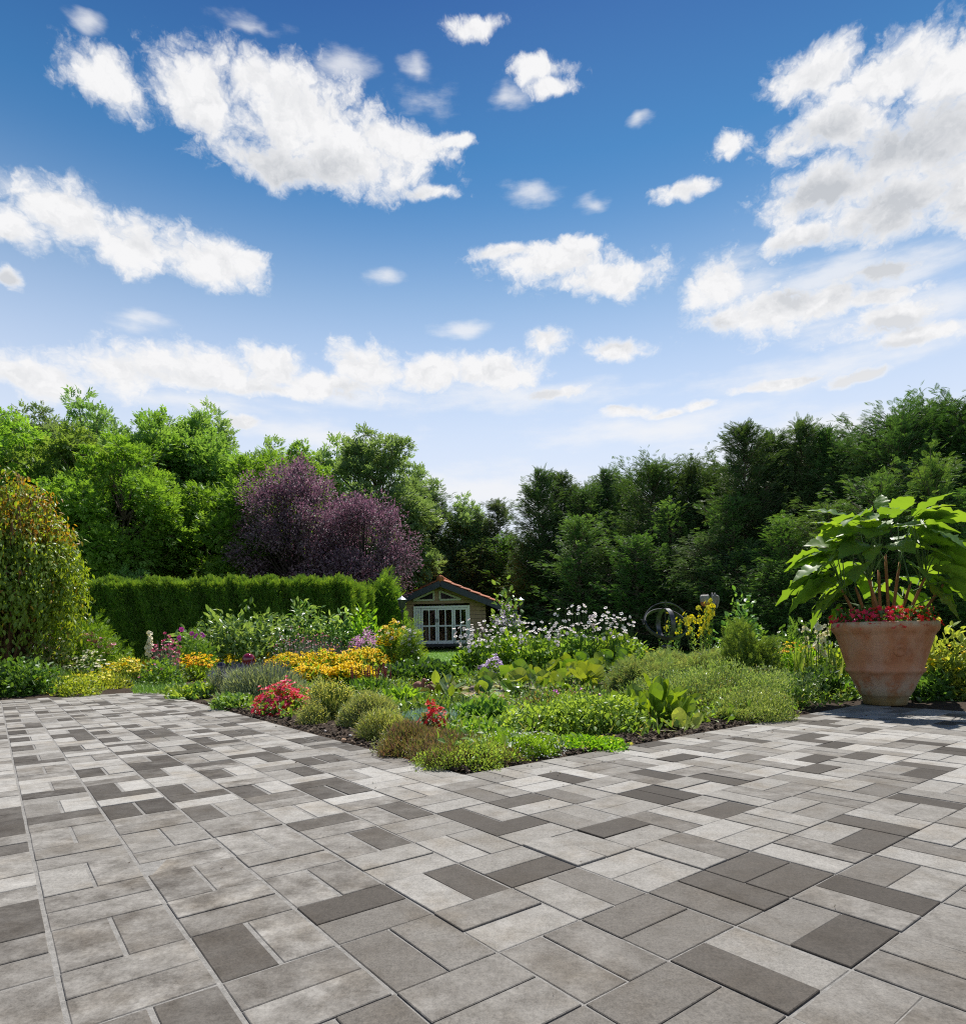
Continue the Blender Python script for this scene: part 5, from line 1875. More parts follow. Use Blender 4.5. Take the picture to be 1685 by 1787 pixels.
def herb(name, label, cat, x, y, w, top, leafs=None, stems=None, flowers=None, group=None, Y=None, depth=.8, rz=None, base=0.0):
    """A plant standing at photo column x; y is the row where its middle meets the ground (or give depth Y).
    w and top: its width and top row in the photo.  leafs: dict(tm, mat, n, size, ...); flowers: list of dicts."""
    if Y is None:
        p = G(x, y)
        Y = p.y
    X = at(x, y, Y).x
    rx = w / 2 * Y / F * (1.10 if Y < 6.5 and w > 45 else 1.0)
    z0 = base + (gz(Y) if Y > 10.5 else 0)
    h = max(.03, at(x, top, Y).z - z0)
    o = thing(name, label, cat, (X, Y, z0), 0, 1.0, group)
    ry = rx * depth
    for lf in ([leafs] if isinstance(leafs, dict) else leafs or []):
        hf = lf.get('hf', 1.0)
        P, nr = dome(lf['n'], rx * lf.get('wf', 1.0), ry * lf.get('wf', 1.0), h * hf, lf.get('inner', .45), lf.get('lump', .16), lf.get('low', .1))
        if lf.get('rosette'):
            P = P * [.25, .25, .1]
        g = Geo()
        foliage(g, lf['tm'], P, nr, lf['size'], lf.get('out', .7), lf.get('up', .35), lf.get('rnd', .8), lf.get('face', .6), lf.get('droop', 0), lf.get('var', .35))
        put(lf.get('part', 'foliage'), g.build('foliage', lf['mat']), o)
    tips = None
    if stems:
        n = stems['n']
        r = np.sqrt(rng.random(n)) * stems.get('wf', .9)
        a = rng.uniform(0, 2 * PI, n)
        zt = h * rng.uniform(stems.get('lo', .75), stems.get('hi', 1.0), n) * (1 - stems.get('curve', .35) * r ** 2)
        tips = np.stack([r * rx * np.cos(a), r * ry * np.sin(a), zt], 1)
        b0 = tips * [stems.get('foot', .45), stems.get('foot', .45), 0] + [0, 0, .0]
        g = Geo()
        g.tubes(b0, tips, stems.get('r', .003), stems.get('r2', .0015), 3, bend=tips * [.08, .08, .06])
        put('stems', g.build('stems', stems.get('mat', STEM)), o)
    for fl in flowers or []:
        n = fl['n']
        src = fl.get('at', 'tips' if tips is not None else 'dome')
        if src == 'tips':
            ix = rng.permutation(len(tips))[:n] if n <= len(tips) else rng.integers(0, len(tips), n)
            P = tips[ix] + (0 if n <= len(tips) else rng.normal(size=(n, 3)) * fl.get('jit', .02))
            nr = norm(P / np.array([rx, ry, h]) + [0, 0, .8])
        else:
            P, nr = dome(n, rx * fl.get('wf', 1.0), ry * fl.get('wf', 1.0), h * fl.get('hf', 1.03), fl.get('inner', .93), fl.get('lump', .14), fl.get('low', -.12))
        up = fl.get('up', .8)
        D = norm(nr * fl.get('out', .5) + np.array([0, fl.get('cam', -.25), up]) + rng.normal(size=P.shape) * fl.get('rnd', .35))
        g = Geo()
        S = fl['size'] * rng.uniform(.72, 1.2, n)
        g.scatter(fl['tm'], P, D, unit(n), S)
        g2 = Geo()
        if fl.get('disc'):
            g2.scatter(T_DISC, P + D * (S * .02)[:, None], D, unit(n), S * fl.get('dsize', .30))
        put(fl.get('part', 'blossoms'), g.build('blossoms', fl['mat'], False, (g2, fl.get('disc'))), o)
    return o


def lf(tm, mat, n, size, **k):
    return dict(tm=tm, mat=mat, n=n, size=size, **k)


def fl(tm, mat, n, size, **k):
    return dict(tm=tm, mat=mat, n=n, size=size, **k)


# --- low front edge of the bed
herb('thyme_mat', 'pinkish brown thyme mat at the left of the bed corner', 'plant', 727, 1310, 140, 1274, [lf(LEAFT, L_BROWN, 9000, .030, inner=.7, up=.7, lump=.2), lf(LEAF, L_OLIVE, 1800, .010, inner=.6)])
herb('thyme_mat', 'yellow-green and brown thyme mat spilling over the bed corner', 'plant', 812, 1330, 165, 1290, [lf(LEAF, L_YEL, 7000, .011, inner=.7, up=.5, lump=.22), lf(LEAFT, L_BROWN, 4200, .024, inner=.75, up=.6, lump=.22)])
herb('sweet_alyssum', 'low green cushion sprinkled with tiny white flowers by the paving', 'plant', 903, 1316, 130, 1279, [lf(LEAFN, L_BRIGHT, 9000, .014, inner=.7, up=.6, lump=.14)], None, [fl(T_S5, P_WHITE, 420, .0045, low=0)])
herb('cranesbill', 'large bright green cranesbill mound at the paving edge', 'plant', 1000, 1277, 208, 1216, [lf(OVAL, L_BRIGHT, 5200, .026, inner=.62, up=.35, lump=.16, face=1.0), lf(LEAF, L_MID, 3200, .022, inner=.35)], None, [fl(T_S5, P_LEM, 26, .008, low=.0)])
herb('cranesbill', 'rusty-leaved cranesbill with a few magenta flowers behind the bright mound', 'plant', 978, 1247, 150, 1203, [lf(OVAL, L_RUST, 2600, .022, inner=.5, face=.9, lump=.2)], dict(n=120, r=.0016, mat=REDSTEM, lo=.8, hi=1.15), [fl(T_D6, P_MAG, 9, .018, at='tips', disc=DISCY, dsize=.2, cam=-.8)])
herb('creeping_jenny', 'low yellow-flowered creeping plant behind the thyme mats', 'plant', 835, 1292, 130, 1268, [lf(OVAL, L_BRIGHT, 2600, .020, inner=.6, lump=.2)], None, [fl(T_S5, P_LEM, 90, .008)])
herb('creeping_jenny', 'yellow-flowered fringe at the foot of the bright cranesbill', 'plant', 1030, 1302, 130, 1288, [lf(OVAL, L_BRIGHT, 1400, .020, inner=.6, lump=.2)], None, [fl(T_S5, P_LEM, 60, .009)])
herb('leafy_perennial', 'strap-leaved green perennial beside the round grey stone', 'plant', 842, 1262, 110, 1232, [lf(OVALN, L_MID, 700, .06, inner=.3, up=.7, lump=.2)])
herb('pink_carnation', 'blue-grey carnation cushion behind the small red begonia', 'plant', 735, 1273, 120, 1247, [lf(LEAFT, L_BLUE, 5200, .042, inner=.6, up=.7, lump=.15)], None, [fl(T_S5, P_CRIM, 14, .006)])
herb('red_begonia', 'small bright red bedding begonia alone behind the thyme mats', 'plant', 757, 1283, 46, 1231, [lf(OVAL, L_RUST, 120, .034, inner=.4, hf=.7)], None, [fl(T_S5, P_RED, 190, .0135, cam=-.6, low=.1)])
herb('sage_cushion', 'pale sage-green rounded cushion right of the yellow-flowered one', 'plant', 641, 1268, 92, 1212, [lf(LEAFT, L_SAGE, 8500, .034, inner=.6, up=.55, lump=.08)], None, [fl(T_S5, P_LEM, 60, .004)])
herb('sage_cushion', 'small olive sprig cushion in front of the pale sage-green one', 'plant', 672, 1290, 85, 1250, [lf(LEAFT, L_SAGE, 3800, .028, inner=.6, up=.55, lump=.2), lf(LEAFT, L_OLIVE, 2200, .03, inner=.4)])
herb('yellow_alyssum', 'airy yellow-flowered alyssum between the cerise begonia and the sage cushion', 'plant', 577, 1258, 80, 1190, [lf(LEAFT, L_SAGE, 6000, .032, inner=.4, up=.6, lump=.2)], dict(n=200, r=.0012, mat=STEM, lo=.75, hi=1.1), [fl(T_S5, P_LEM, 620, .0052, at='tips', jit=.012)])
herb('yellow_alyssum', 'small straggly yellow alyssum at the mulch edge by the begonia', 'plant', 545, 1264, 50, 1222, [lf(LEAFT, L_SAGE, 1800, .03, inner=.4, up=.6, lump=.25)], None, [fl(T_S5, P_LEM, 90, .005)])
herb('bedding_begonia', 'cerise and red bedding begonia clump at the paving edge', 'plant', 501, 1247, 86, 1198, [lf(OVAL, L_MID, 420, .045, inner=.5, hf=.85, face=.9), lf(OVAL, L_YEL, 90, .04, inner=.7, hf=.8)], None, [fl(T_S5, P_CER, 330, .017, cam=-.55, low=.05), fl(T_S5, P_RED, 340, .0165, cam=-.55, low=.3, hf=.95)])
herb('lavender', 'silvery lavender bush with purple spikes left of the begonia clump', 'plant', 458, 1226, 140, 1158, [lf(LEAFT, L_GREY, 9500, .06, inner=.35, up=.75, lump=.08, hf=.82)], dict(n=330, r=.0016, mat=SILVER, lo=.85, hi=1.12, foot=.3), [fl(T_SPK, P_LAV, 240, .036, at='tips', rnd=.15, out=.35, cam=0)])
herb('lavender', 'purple lavender leaning out at the left of the silvery bush', 'plant', 400, 1216, 75, 1162, [lf(LEAFT, L_GREY, 2600, .055, inner=.35, up=.75, lump=.1, hf=.75)], dict(n=170, r=.0016, mat=SILVER, lo=.85, hi=1.12, foot=.3), [fl(T_SPK, P_LAV, 130, .038, at='tips', rnd=.2, out=.35, cam=0)])
herb('leafy_edging', 'yellowish broad-leaved edging plants along the far left paving corner', 'plant', 352, 1216, 110, 1196, [lf(OVAL, L_YEL, 420, .055, inner=.4, lump=.25), lf(OVAL, L_MID, 500, .05, inner=.3)])
herb('leafy_edging', 'low green edging plants below the leaning lavender', 'plant', 412, 1236, 80, 1214, [lf(OVAL, L_MID, 520, .04, inner=.4, lump=.25)], None, [fl(T_S5, P_PALE, 12, .010)])
herb('blue_lobelia', 'small blue-flowered plant under the black gazing ball', 'plant', 376, 1196, 34, 1174, [lf(LEAFN, L_MID, 160, .04, inner=.4)], None, [fl(T_S5, P_BLUE, 16, .016, cam=-.8)])
herb('persicaria', 'group of upright brick-red flower spikes behind the sage cushions', 'plant', 652, 1216, 82, 1180, [lf(OVALN, L_MID, 500, .06, inner=.3, hf=.7)], dict(n=34, r=.002, lo=.9, hi=1.15, curve=.1), [fl(T_SPK, P_BRICK, 34, .105, at='tips', rnd=.1, out=.1, cam=0, up=1)])
herb('lettuce_primula', 'bright lettuce-green leafy clump left of the pond stones', 'plant', 706, 1238, 72, 1208, [lf(OVALN, L_BRIGHT, 700, .065, inner=.4, up=.7, lump=.14)], None, [fl(T_S5, P_MAG, 5, .012, cam=-.8)])
herb('broadleaf_cover', 'low mixed green leaves around the pond stones', 'plant', 790, 1250, 130, 1226, [lf(OVALN, L_MID, 900, .05, inner=.3, up=.6, lump=.25)], None, [fl(T_S5, P_MAG, 5, .012, cam=-.8)])

# --- pond plants
def lily(label, spots, pads):
    """Water lily: raised cupped leaves on stalks and flat floating ones."""
    c = G(*spots[0][:2])
    o = thing('water_lily', label, 'water lily', (c.x, c.y, .034))
    g, g2, gs_ = Geo(), Geo(), Geo()
    tm = [T_pad(1.05, .7, 14, .7, .08), T_pad(1.0, 1.1, 14, .9, .11), T_pad(1.15, .4, 14, .5, .07)]
    for x, y, hgt, s_ in spots:
        p = G(x, y)
        P = np.array([[p.x - c.x, p.y - c.y, hgt]])
        D = norm(np.array([rng.normal() * .9, rng.normal() * .5 - .1, rng.normal() * .3 + .55]))
        Nf = norm(np.array([rng.normal() * .6, -.6 + rng.normal() * .5, .9]))
        t = tm[rng.integers(3)]
        g.scatter(t, P - D * s_ * .4, D[None], Nf[None], np.array([s_]))
        gs_.tube([[P[0, 0] + rng.normal() * .03, P[0, 1] + rng.normal() * .03, -.05], P[0] - [0, 0, .004]], .004, 5)
    for x, y, s_ in pads:
        p = G(x, y)
        a = rng.uniform(0, 2 * PI)
        D = np.array([[math.cos(a), math.sin(a), rng.normal() * .05]])
        g2.scatter(T_pad(1, .05, 14, .4, .03), np.array([[p.x - c.x, p.y - c.y, .006 + .004 * rng.random()]]) - D * s_ * .5, D, np.array([[rng.normal() * .12, -.05, 1.0]]), np.array([s_]))
    put('raised_leaves', g.build('raised_leaves', L_LILY, False, (gs_, STEM)), o)
    if pads:
        put('floating_leaves', g2.build('floating_leaves', L_PAD), o)


def spots(n, x0, x1, y0, y1, h0, h1, s0, s1):
    return [(rng.uniform(x0, x1), rng.uniform(y0, y1), rng.uniform(h0, h1), rng.uniform(s0, s1)) for _ in range(n)]


lily('water lily with tall bright cupped leaves crowding the middle of the pond', spots(64, 885, 1040, 1196, 1228, .05, .20, .10, .175), [(rng.uniform(880, 1000), rng.uniform(1205, 1232), rng.uniform(.11, .17)) for _ in range(14)])
lily('water lily with flat yellowing leaves on the open left part of the pond', spots(20, 830, 905, 1208, 1224, .04, .11, .11, .16), [(rng.uniform(795, 905), rng.uniform(1204, 1238), rng.uniform(.10, .16)) for _ in range(46)])
lily('water lily leaves standing at the far right side of the pond', spots(34, 985, 1100, 1178, 1198, .08, .26, .12, .19), [(rng.uniform(985, 1060), rng.uniform(1190, 1200), .14) for _ in range(6)])
herb('pond_edge_leaves', 'large pale leaf rosette with yellowed leaves right of the clay ducks', 'plant', 776, 1226, 62, 1197, [lf(OVAL, L_PAD, 26, .14, inner=.3, up=.3, face=1.2), lf(OVAL, L_YEL, 18, .10, inner=.3)])
herb('strawberry_bush', 'dark green leafy mound behind the clay ducks', 'plant', 752, 1192, 160, 1160, [lf(OVAL, L_DARK, 2900, .060, inner=.5, lump=.16, face=1.0), lf(OVAL, L_MID, 1700, .056, inner=.75, face=1.1)])
herb('mountain_aster', 'lilac aster clump at the far pond edge', 'plant', 857, 1186, 54, 1147, [lf(LEAFN, L_MID, 500, .04, inner=.3)], None, [fl(T_D9, P_LILAC, 210, .022, cam=-.5, disc=DISCY, dsize=.25, low=-.05)])
herb('red_snapdragon', 'small red and yellow flowers just in front of the lilac asters', 'plant', 848, 1194, 36, 1172, [lf(LEAFN, L_BRIGHT, 200, .04, inner=.3)], None, [fl(T_S5, P_RED, 22, .020, cam=-.6, wf=.5), fl(T_S5, P_LEM, 26, .014, cam=-.6)])
herb('bergenia', 'big glossy bright green bergenia rosette at the paving edge', 'plant', 1138, 1264, 120, 1212, [lf(T_pad(.62, .25, 14, .25, .05), L_BERG, 66, .118, inner=.55, up=.45, rnd=.55, face=.5, lump=.1), lf(T_pad(.62, .2, 12, .25, .05), L_BERG, 22, .135, inner=.8, hf=.35, up=-.05, out=.9, rnd=.3)])
herb('bergenia_leaf', 'drooping yellow-tipped leaf lying over the paving edge beside the bergenia', 'plant', 1190, 1277, 60, 1266, [lf(T_pad(.7, .15, 14, .2, .05), L_YEL, 4, .12, inner=.3, up=-.1, out=.9, rnd=.15, face=1.8)])
herb('mossy_shrub', 'low silvery-green fine-leaved shrub between bergenia and pot', 'shrub', 1262, 1236, 262, 1172, [lf(LEAFN, L_SILV, 19000, .022, inner=.62, up=.6, lump=.24), lf(LEAFN, L_OLIVE, 5200, .022, inner=.3)], depth=.55)
herb('mossy_shrub', 'front lobe of fine-leaved green shrub nearest the paving right of the bergenia', 'shrub', 1300, 1256, 140, 1218, [lf(LEAFN, L_SILV, 9000, .019, inner=.6, up=.6, lump=.26)], depth=.6)
herb('spreading_juniper', 'spreading olive-green juniper behind the bergenia', 'shrub', 1108, 1208, 140, 1156, [lf(T_spray(5, .05, .4, .25), L_JUN, 4600, .075, inner=.45, up=.4, lump=.34)])
herb('spreading_juniper', 'larger juniper spreading in front of the armillary sphere', 'shrub', 1195, 1196, 170, 1146, [lf(T_spray(5, .05, .4, .25), L_JUN, 7000, .08, inner=.45, up=.4, lump=.34)])
herb('dwarf_box', 'dense rounded dwarf evergreen with bright tips left of the iris leaves', 'shrub', 1308, 1207, 104, 1103, [lf(T_spray(4, .09, .42, .1), L_BOX, 5600, .058, inner=.55, up=.85, lump=.16, low=.45)], depth=.95)
for nm, x, y, n, ln, mt, lab in (('iris_leaves', 1402, 1208, 46, .42, 'blade', 'long upright iris leaves left of the terracotta pot, one turning orange'), ('iris_leaves', 1452, 1212, 40, .36, 'blade', 'pale strap leaves arching right beside the terracotta pot'), ('iris_leaves', 905, 1178, 42, .46, 'blade', 'tuft of iris leaves behind the lilac asters'), ('iris_leaves', 872, 1172, 50, .36, 'blade', 'grassy tuft of narrow leaves left of the iris at the far pond edge'), ('iris_leaves', 1256, 1205, 14, .34, 'blade', 'few yellow-green iris leaves left of the dwarf evergreen')):
    p = G(x, y)
    a = rng.uniform(0, 2 * PI, n)
    P = np.stack([rng.normal(size=n) * .035, rng.normal(size=n) * .035, np.zeros(n)], 1)
    D = norm(np.stack([np.cos(a) * .42, np.sin(a) * .42, np.ones(n)], 1) + rng.normal(size=(n, 3)) * .12)
    g = Geo()
    g.scatter(T_blade(.075, .35, 5), P, D, np.stack([np.cos(a), np.sin(a), np.full(n, .2)], 1), ln * rng.uniform(.6, 1.25, n))
    o = thing(nm, lab, 'plant', (p.x, p.y, 0))
    put('foliage', g.build('foliage', pal('iris_blades', (.10, .19, .03), (.16, .25, .05), (.24, .30, .10), (.32, .33, .16) if x > 1300 else (.14, .24, .04), trans=.45)), o)
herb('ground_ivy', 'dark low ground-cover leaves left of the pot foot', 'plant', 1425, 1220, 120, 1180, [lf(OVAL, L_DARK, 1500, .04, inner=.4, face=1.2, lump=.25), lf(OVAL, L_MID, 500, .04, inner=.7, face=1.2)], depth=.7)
herb('ground_ivy', 'bright low leaves between the fine-leaved shrub and the ground ivy', 'plant', 1372, 1234, 66, 1205, [lf(OVAL, L_BRIGHT, 520, .032, inner=.4, face=1.0, lump=.2)])

# --- middle of the bed: coneflowers and their neighbours
k = 0
for x, y, w, top, lab in ((512, 1186, 110, 1139, 'golden coneflowers directly behind the silvery lavender'), (572, 1188, 110, 1134, 'golden coneflowers in the middle of the big yellow drift'), (632, 1186, 105, 1130, 'golden coneflowers at the right of the big yellow drift'), (545, 1204, 95, 1158, 'nearest golden coneflowers above the yellow alyssum'),
                          (612, 1202, 95, 1156, 'nearest golden coneflowers above the brick-red spikes'), (470, 1178, 80, 1140, 'golden coneflowers right of the dark red gazing ball'), (684, 1182, 60, 1142, 'last golden coneflowers at the right end, left of the dark mound'), (602, 1168, 170, 1124, 'golden coneflowers along the back of the big drift')):
    herb('coneflower', lab, 'flower', x, y, w, top, [lf(OVALN, L_BRIGHT, 620, .065, inner=.25, hf=.8, up=.5), lf(OVALN, L_MID, 380, .06, inner=.2, hf=.7)], dict(n=270, r=.002, lo=.68, hi=1.08, curve=.45), [fl(T_D9, P_YEL, 255, .031, at='tips', disc=DISC, dsize=.26, cam=-.35, rnd=.4)], 'golden coneflower drift')
herb('coneflower', 'orange-yellow coneflowers left of the black gazing ball', 'flower', 338, 1190, 100, 1140, [lf(OVALN, L_BRIGHT, 600, .06, inner=.3, hf=.85)], dict(n=110, r=.002, lo=.6, hi=1.06), [fl(T_D9, P_ORG, 56, .034, at='tips', disc=DISC, cam=-.5), fl(T_D9, P_YEL, 110, .034, at='tips', disc=DISC, cam=-.4)], 'golden coneflower drift')
herb('coneflower', 'golden coneflowers between the two gazing balls', 'flower', 410, 1182, 92, 1143, [lf(OVALN, L_BRIGHT, 500, .06, inner=.3, hf=.85)], dict(n=90, r=.002, lo=.7, hi=1.06), [fl(T_D9, P_YEL, 120, .032, at='tips', disc=DISC, cam=-.5)], 'golden coneflower drift')
herb('snapdragon', 'magenta and orange snapdragons left of the dark red gazing ball', 'flower', 413, 1170, 34, 1122, [lf(LEAFN, L_MID, 300, .05, inner=.2, hf=.7)], dict(n=12, r=.003, lo=.85, hi=1.05, curve=.1), [fl(T_SPKW, P_MAG, 6, .12, at='tips', rnd=.06, out=0, cam=0), fl(T_SPKW, P_ORG, 3, .12, at='tips', rnd=.06, out=0, cam=0), fl(T_SPKW, P_RED, 3, .10, at='tips', rnd=.06, out=0, cam=0)])
herb('dahlia_bush', 'large bushy pale green shrub with pointed leaves before the hedge', 'shrub', 412, 1140, 172, 1068, [lf(OVALN, pal('pale_pointed_leaves', (.10, .20, .045), (.15, .26, .07), (.21, .32, .11), trans=.38, rough=.35, spec=.5), 2600, .115, inner=.5, up=.35, droop=.15, lump=.18), lf(OVALN, L_DARK, 900, .11, inner=.2)], Y=10.6)
for x, w, top, lab in ((528, 84, 1064, 'upright leafy shrub with pointed leaves at the notch in the hedge'), (582, 84, 1071, 'leafy shrub with pointed leaves right of the hedge notch'), (633, 82, 1078, 'yellowish leafy shrub at the right end of the hedge')):
    herb('leafy_shrub', lab, 'shrub', x, 1140, w, top, [lf(OVALN, L_BRIGHT if x > 600 else bpy.data.materials['pale_pointed_leaves'], 1000, .11, inner=.45, up=.35, droop=.15, lump=.2), lf(OVALN, L_DARK, 350, .1, inner=.2)], Y=10.9)
herb('rose_campion', 'silvery-stemmed campion with many small crimson flowers behind the coneflowers', 'flower', 548, 1150, 150, 1106, [lf(LEAFN, L_GREY, 700, .06, inner=.2, hf=.7)], dict(n=420, r=.0022, mat=SILVER, lo=.6, hi=1.05, foot=.7), [fl(T_S5, P_CRIM, 130, .016, at='tips', cam=-.7), fl(T_S5, P_PALE, 50, .014, at='tips', cam=-.7)], Y=9.6)
herb('rose_campion', 'pale shrubby campion with white and red flowers below the hedge notch', 'flower', 505, 1150, 80, 1088, [lf(OVALN, L_MID, 500, .06, inner=.3, hf=.9)], dict(n=90, r=.002, lo=.6, hi=1.0), [fl(T_S5, P_WHITE, 40, .018, at='tips', cam=-.7), fl(T_S5, P_CRIM, 30, .016, at='tips', cam=-.7)], Y=10.2)
herb('garden_phlox', 'pink-lilac phlox heads at the right behind the coneflowers', 'flower', 640, 1150, 58, 1098, [lf(LEAFN, L_MID, 350, .07, inner=.2, hf=.8)], dict(n=22, r=.003, lo=.75, hi=1.0), [fl(T_S5, pal('phlox_petals', (.62, .22, .50), (.68, .32, .58), trans=.3, tcol=(1, .9, 1)), 420, .017, at='tips', jit=.032, cam=-.6)], Y=9.6)
herb('coneflower', 'tall yellow coneflowers with feathery stems left of the summer house', 'flower', 688, 1150, 74, 1084, [lf(T_FEATH, L_BRIGHT, 900, .11, inner=.3, hf=.9, up=.6)], dict(n=150, r=.002, lo=.7, hi=1.04), [fl(T_D9, P_YEL, 130, .036, at='tips', disc=DISC, cam=-.5), fl(T_D6, P_PALE, 24, .03, at='tips', cam=-.7, disc=DISCY)], 'golden coneflower drift', Y=9.3)
herb('feathery_cosmos', 'feathery cosmos with white and pale pink flowers before the summer house doors', 'flower', 716, 1152, 40, 1094, [lf(T_FEATH, L_YEL, 1100, .11, inner=.3, up=.6)], dict(n=70, r=.0018, lo=.6, hi=1.0), [fl(T_D6, P_WHITE, 40, .028, at='tips', cam=-.7, disc=DISCY), fl(T_D6, P_PALE, 22, .028, at='tips', cam=-.7, disc=DISCY)], Y=9.0)

# --- anemones and the leafy mass behind the pond
for x, w, top, Y, nf, lab in ((829, 86, 1084, 8.8, 66, 'pale pink anemones in front of the right summer house door'), (882, 90, 1072, 9.2, 40, 'pale pink anemones under the right lamp post'), (945, 90, 1083, 9.0, 40, 'pale pink anemones on lower stems left of the tallest group'), (1003, 96, 1056, 9.3, 78, 'tallest pale pink anemones in the middle of the bed'), (1066, 96, 1064, 9.3, 70, 'pale pink anemones left of the armillary sphere')):
    herb('japanese_anemone', lab, 'flower', x, 1150, w, top, [lf(OVAL, L_BRIGHT, 620, .085, inner=.3, hf=.55, face=1.0), lf(OVAL, L_MID, 420, .08, inner=.2, hf=.6)], dict(n=int(nf * 1.7), r=.0022, mat=STEM, lo=.55, hi=1.05, curve=.2, foot=.7), [fl(T_D6, P_PALE, nf, .028, at='tips', cam=-.8, up=.45, disc=DISCY, dsize=.2), fl(T_DISC, L_YEL, int(nf * .7), .008, at='tips', part='blossoms')], 'pale pink japanese anemones', Y=Y)
herb('butterfly_bush', 'tall shrub with pale lilac flower clusters between summer house and right lamp', 'shrub', 884, 1140, 62, 1054, [lf(OVAL, L_MID, 900, .09, inner=.35, lump=.2), lf(OVAL, L_DARK, 300, .09, inner=.2)], dict(n=34, r=.004, lo=.75, hi=1.0), [fl(T_S5, P_LILAC, 260, .02, at='tips', jit=.035, cam=-.5), fl(T_S5, P_PALE, 260, .02, at='tips', jit=.035, cam=-.5)], Y=11.5)
for x, y, w, top, mt, lab in ((846, 1166, 76, 1114, L_BRIGHT, 'leafy green mass at the lawn edge below the first anemones'), (880, 1168, 100, 1108, L_BRIGHT, 'bright leafy mass behind the lilac asters'), (950, 1166, 110, 1106, L_BRIGHT, 'leafy green mass behind the iris tuft'), (1020, 1166, 110, 1108, L_MID, 'leafy green mass under the tallest anemones'), (1085, 1162, 90, 1118, L_BRIGHT, 'low bright leaves at the right end of the anemones')):
    herb('leafy_perennial', lab, 'plant', x, y, w, top, [lf(OVAL, mt, 1000, .085, inner=.45, lump=.2, face=.9), lf(OVAL, L_MID, 500, .08, inner=.2)], None, [fl(T_D6, P_PALE, 10, .026, cam=-.8)] if x < 1000 else None)
herb('dark_red_lily', 'single dark red flower among leaves behind the pond', 'flower', 931, 1172, 20, 1132, [lf(LEAFN, L_MID, 80, .08, inner=.2, hf=.8)], dict(n=3, r=.003, lo=.9, hi=1), [fl(T_S5, P_CRIM, 9, .035, at='tips', jit=.02, cam=-.8)])
herb('corn_marigold', 'scattered small yellow flowers at the lawn edge left of the sphere', 'flower', 1108, 1160, 80, 1126, [lf(LEAFN, L_BRIGHT, 300, .06, inner=.2, hf=.6)], dict(n=30, r=.002, lo=.7, hi=1.05), [fl(T_D9, P_YEL, 22, .028, at='tips', cam=-.4)])

# --- right part
def spire(label, x, Y, top, n, fm, fs, mat, name='evening_primrose', w=60, lm=L_BRIGHT, lsz=.06):
    """Upright stalks clothed in leaves and flowers all the way up."""
    X = at(x, 1100, Y).x
    h = at(x, top, Y).z
    o = thing(name, label, 'flower', (X, Y, 0))
    g1, g2, g3 = Geo(), Geo(), Geo()
    for q in range(n):
        a = rng.uniform(0, 2 * PI)
        r = w / 2 * Y / F * math.sqrt(rng.random())
        hh = h * rng.uniform(.6, 1.0)
        tip = np.array([r * math.cos(a), r * math.sin(a) * .6, hh])
        b0 = tip * [.4, .4, 0]
        t = np.linspace(0, 1, 6)[:, None]
        pts = b0 + (tip - b0) * t + np.array([.03 * math.cos(a), .03 * math.sin(a), 0]) * np.sin(t * PI)
        g1.tube(pts, np.linspace(.006, .003, 6), 5, False)
        m_ = 46
        f = rng.random(m_)
        P = b0 + (tip - b0) * f[:, None]
        a2 = rng.uniform(0, 2 * PI, m_)
        D = norm(np.stack([np.cos(a2), np.sin(a2), .5 + .6 * f], 1))
        g2.scatter(LEAFN, P, D, np.stack([-np.cos(a2) * .4, -np.sin(a2) * .4, np.ones(m_)], 1), lsz * (1.25 - f * .6) * rng.uniform(.7, 1.2, m_))
        k_ = fm
        f = 1 - rng.random(k_) ** 1.5 * .35
        a2 = rng.uniform(0, 2 * PI, k_)
        P = b0 + (tip - b0) * f[:, None] + np.stack([np.cos(a2), np.sin(a2), 0 * a2], 1) * .022
        g3.scatter(T_D6, P, norm(np.stack([np.cos(a2), np.sin(a2) - .4, np.full(k_, .5)], 1)), unit(k_), fs * rng.uniform(.7, 1.2, k_))
    put('stems', g1.build('stems', STEM), o)
    put('foliage', g2.build('foliage', lm), o)
    put('blossoms', g3.build('blossoms', mat), o)


spire('tall lemon-yellow evening primrose right of the armillary sphere', 1228, 8.4, 1046, 13, 7, .034, P_LEM, w=72)
spire('low lemon-yellow evening primrose showing through the armillary sphere', 1165, 10.2, 1066, 8, 4, .032, P_LEM, w=70, lm=L_MID)
spire('cream hollyhock close left of the pot rim', 1437, 5.6, 1058, 4, 7, .032, P_CREAM, 'hollyhock', 30, L_BRIGHT, .055)
spire('slim greenish hollyhock left of the cream one', 1404, 5.8, 1088, 2, 5, .02, P_CREAM, 'hollyhock', 12, L_BRIGHT, .035)
spire('cream hollyhock spire before the hedge at the left bed', 258, 8.6, 1093, 3, 12, .032, P_CREAM, 'hollyhock', 14, L_MID, .06)
herb('pale_shrub', 'light green shrub with rounded leaf clusters right of the ornament', 'shrub', 1292, 1140, 66, 1046, [lf(OVAL, bpy.data.materials['pale_pointed_leaves'], 420, .10, inner=.5, lump=.25, face=1.2), lf(OVAL, L_DARK, 200, .1, inner=.2)], Y=11)
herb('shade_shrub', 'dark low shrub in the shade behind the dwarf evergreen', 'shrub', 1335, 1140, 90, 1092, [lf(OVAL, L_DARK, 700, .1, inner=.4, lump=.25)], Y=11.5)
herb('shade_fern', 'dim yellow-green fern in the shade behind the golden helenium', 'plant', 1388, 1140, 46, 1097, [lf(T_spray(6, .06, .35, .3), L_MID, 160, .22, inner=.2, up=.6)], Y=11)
herb('shade_shrub', 'dark shrub in the shade left of the cream hollyhock', 'shrub', 1425, 1140, 80, 1085, [lf(OVAL, L_DARK, 600, .1, inner=.4, lump=.25)], Y=11)
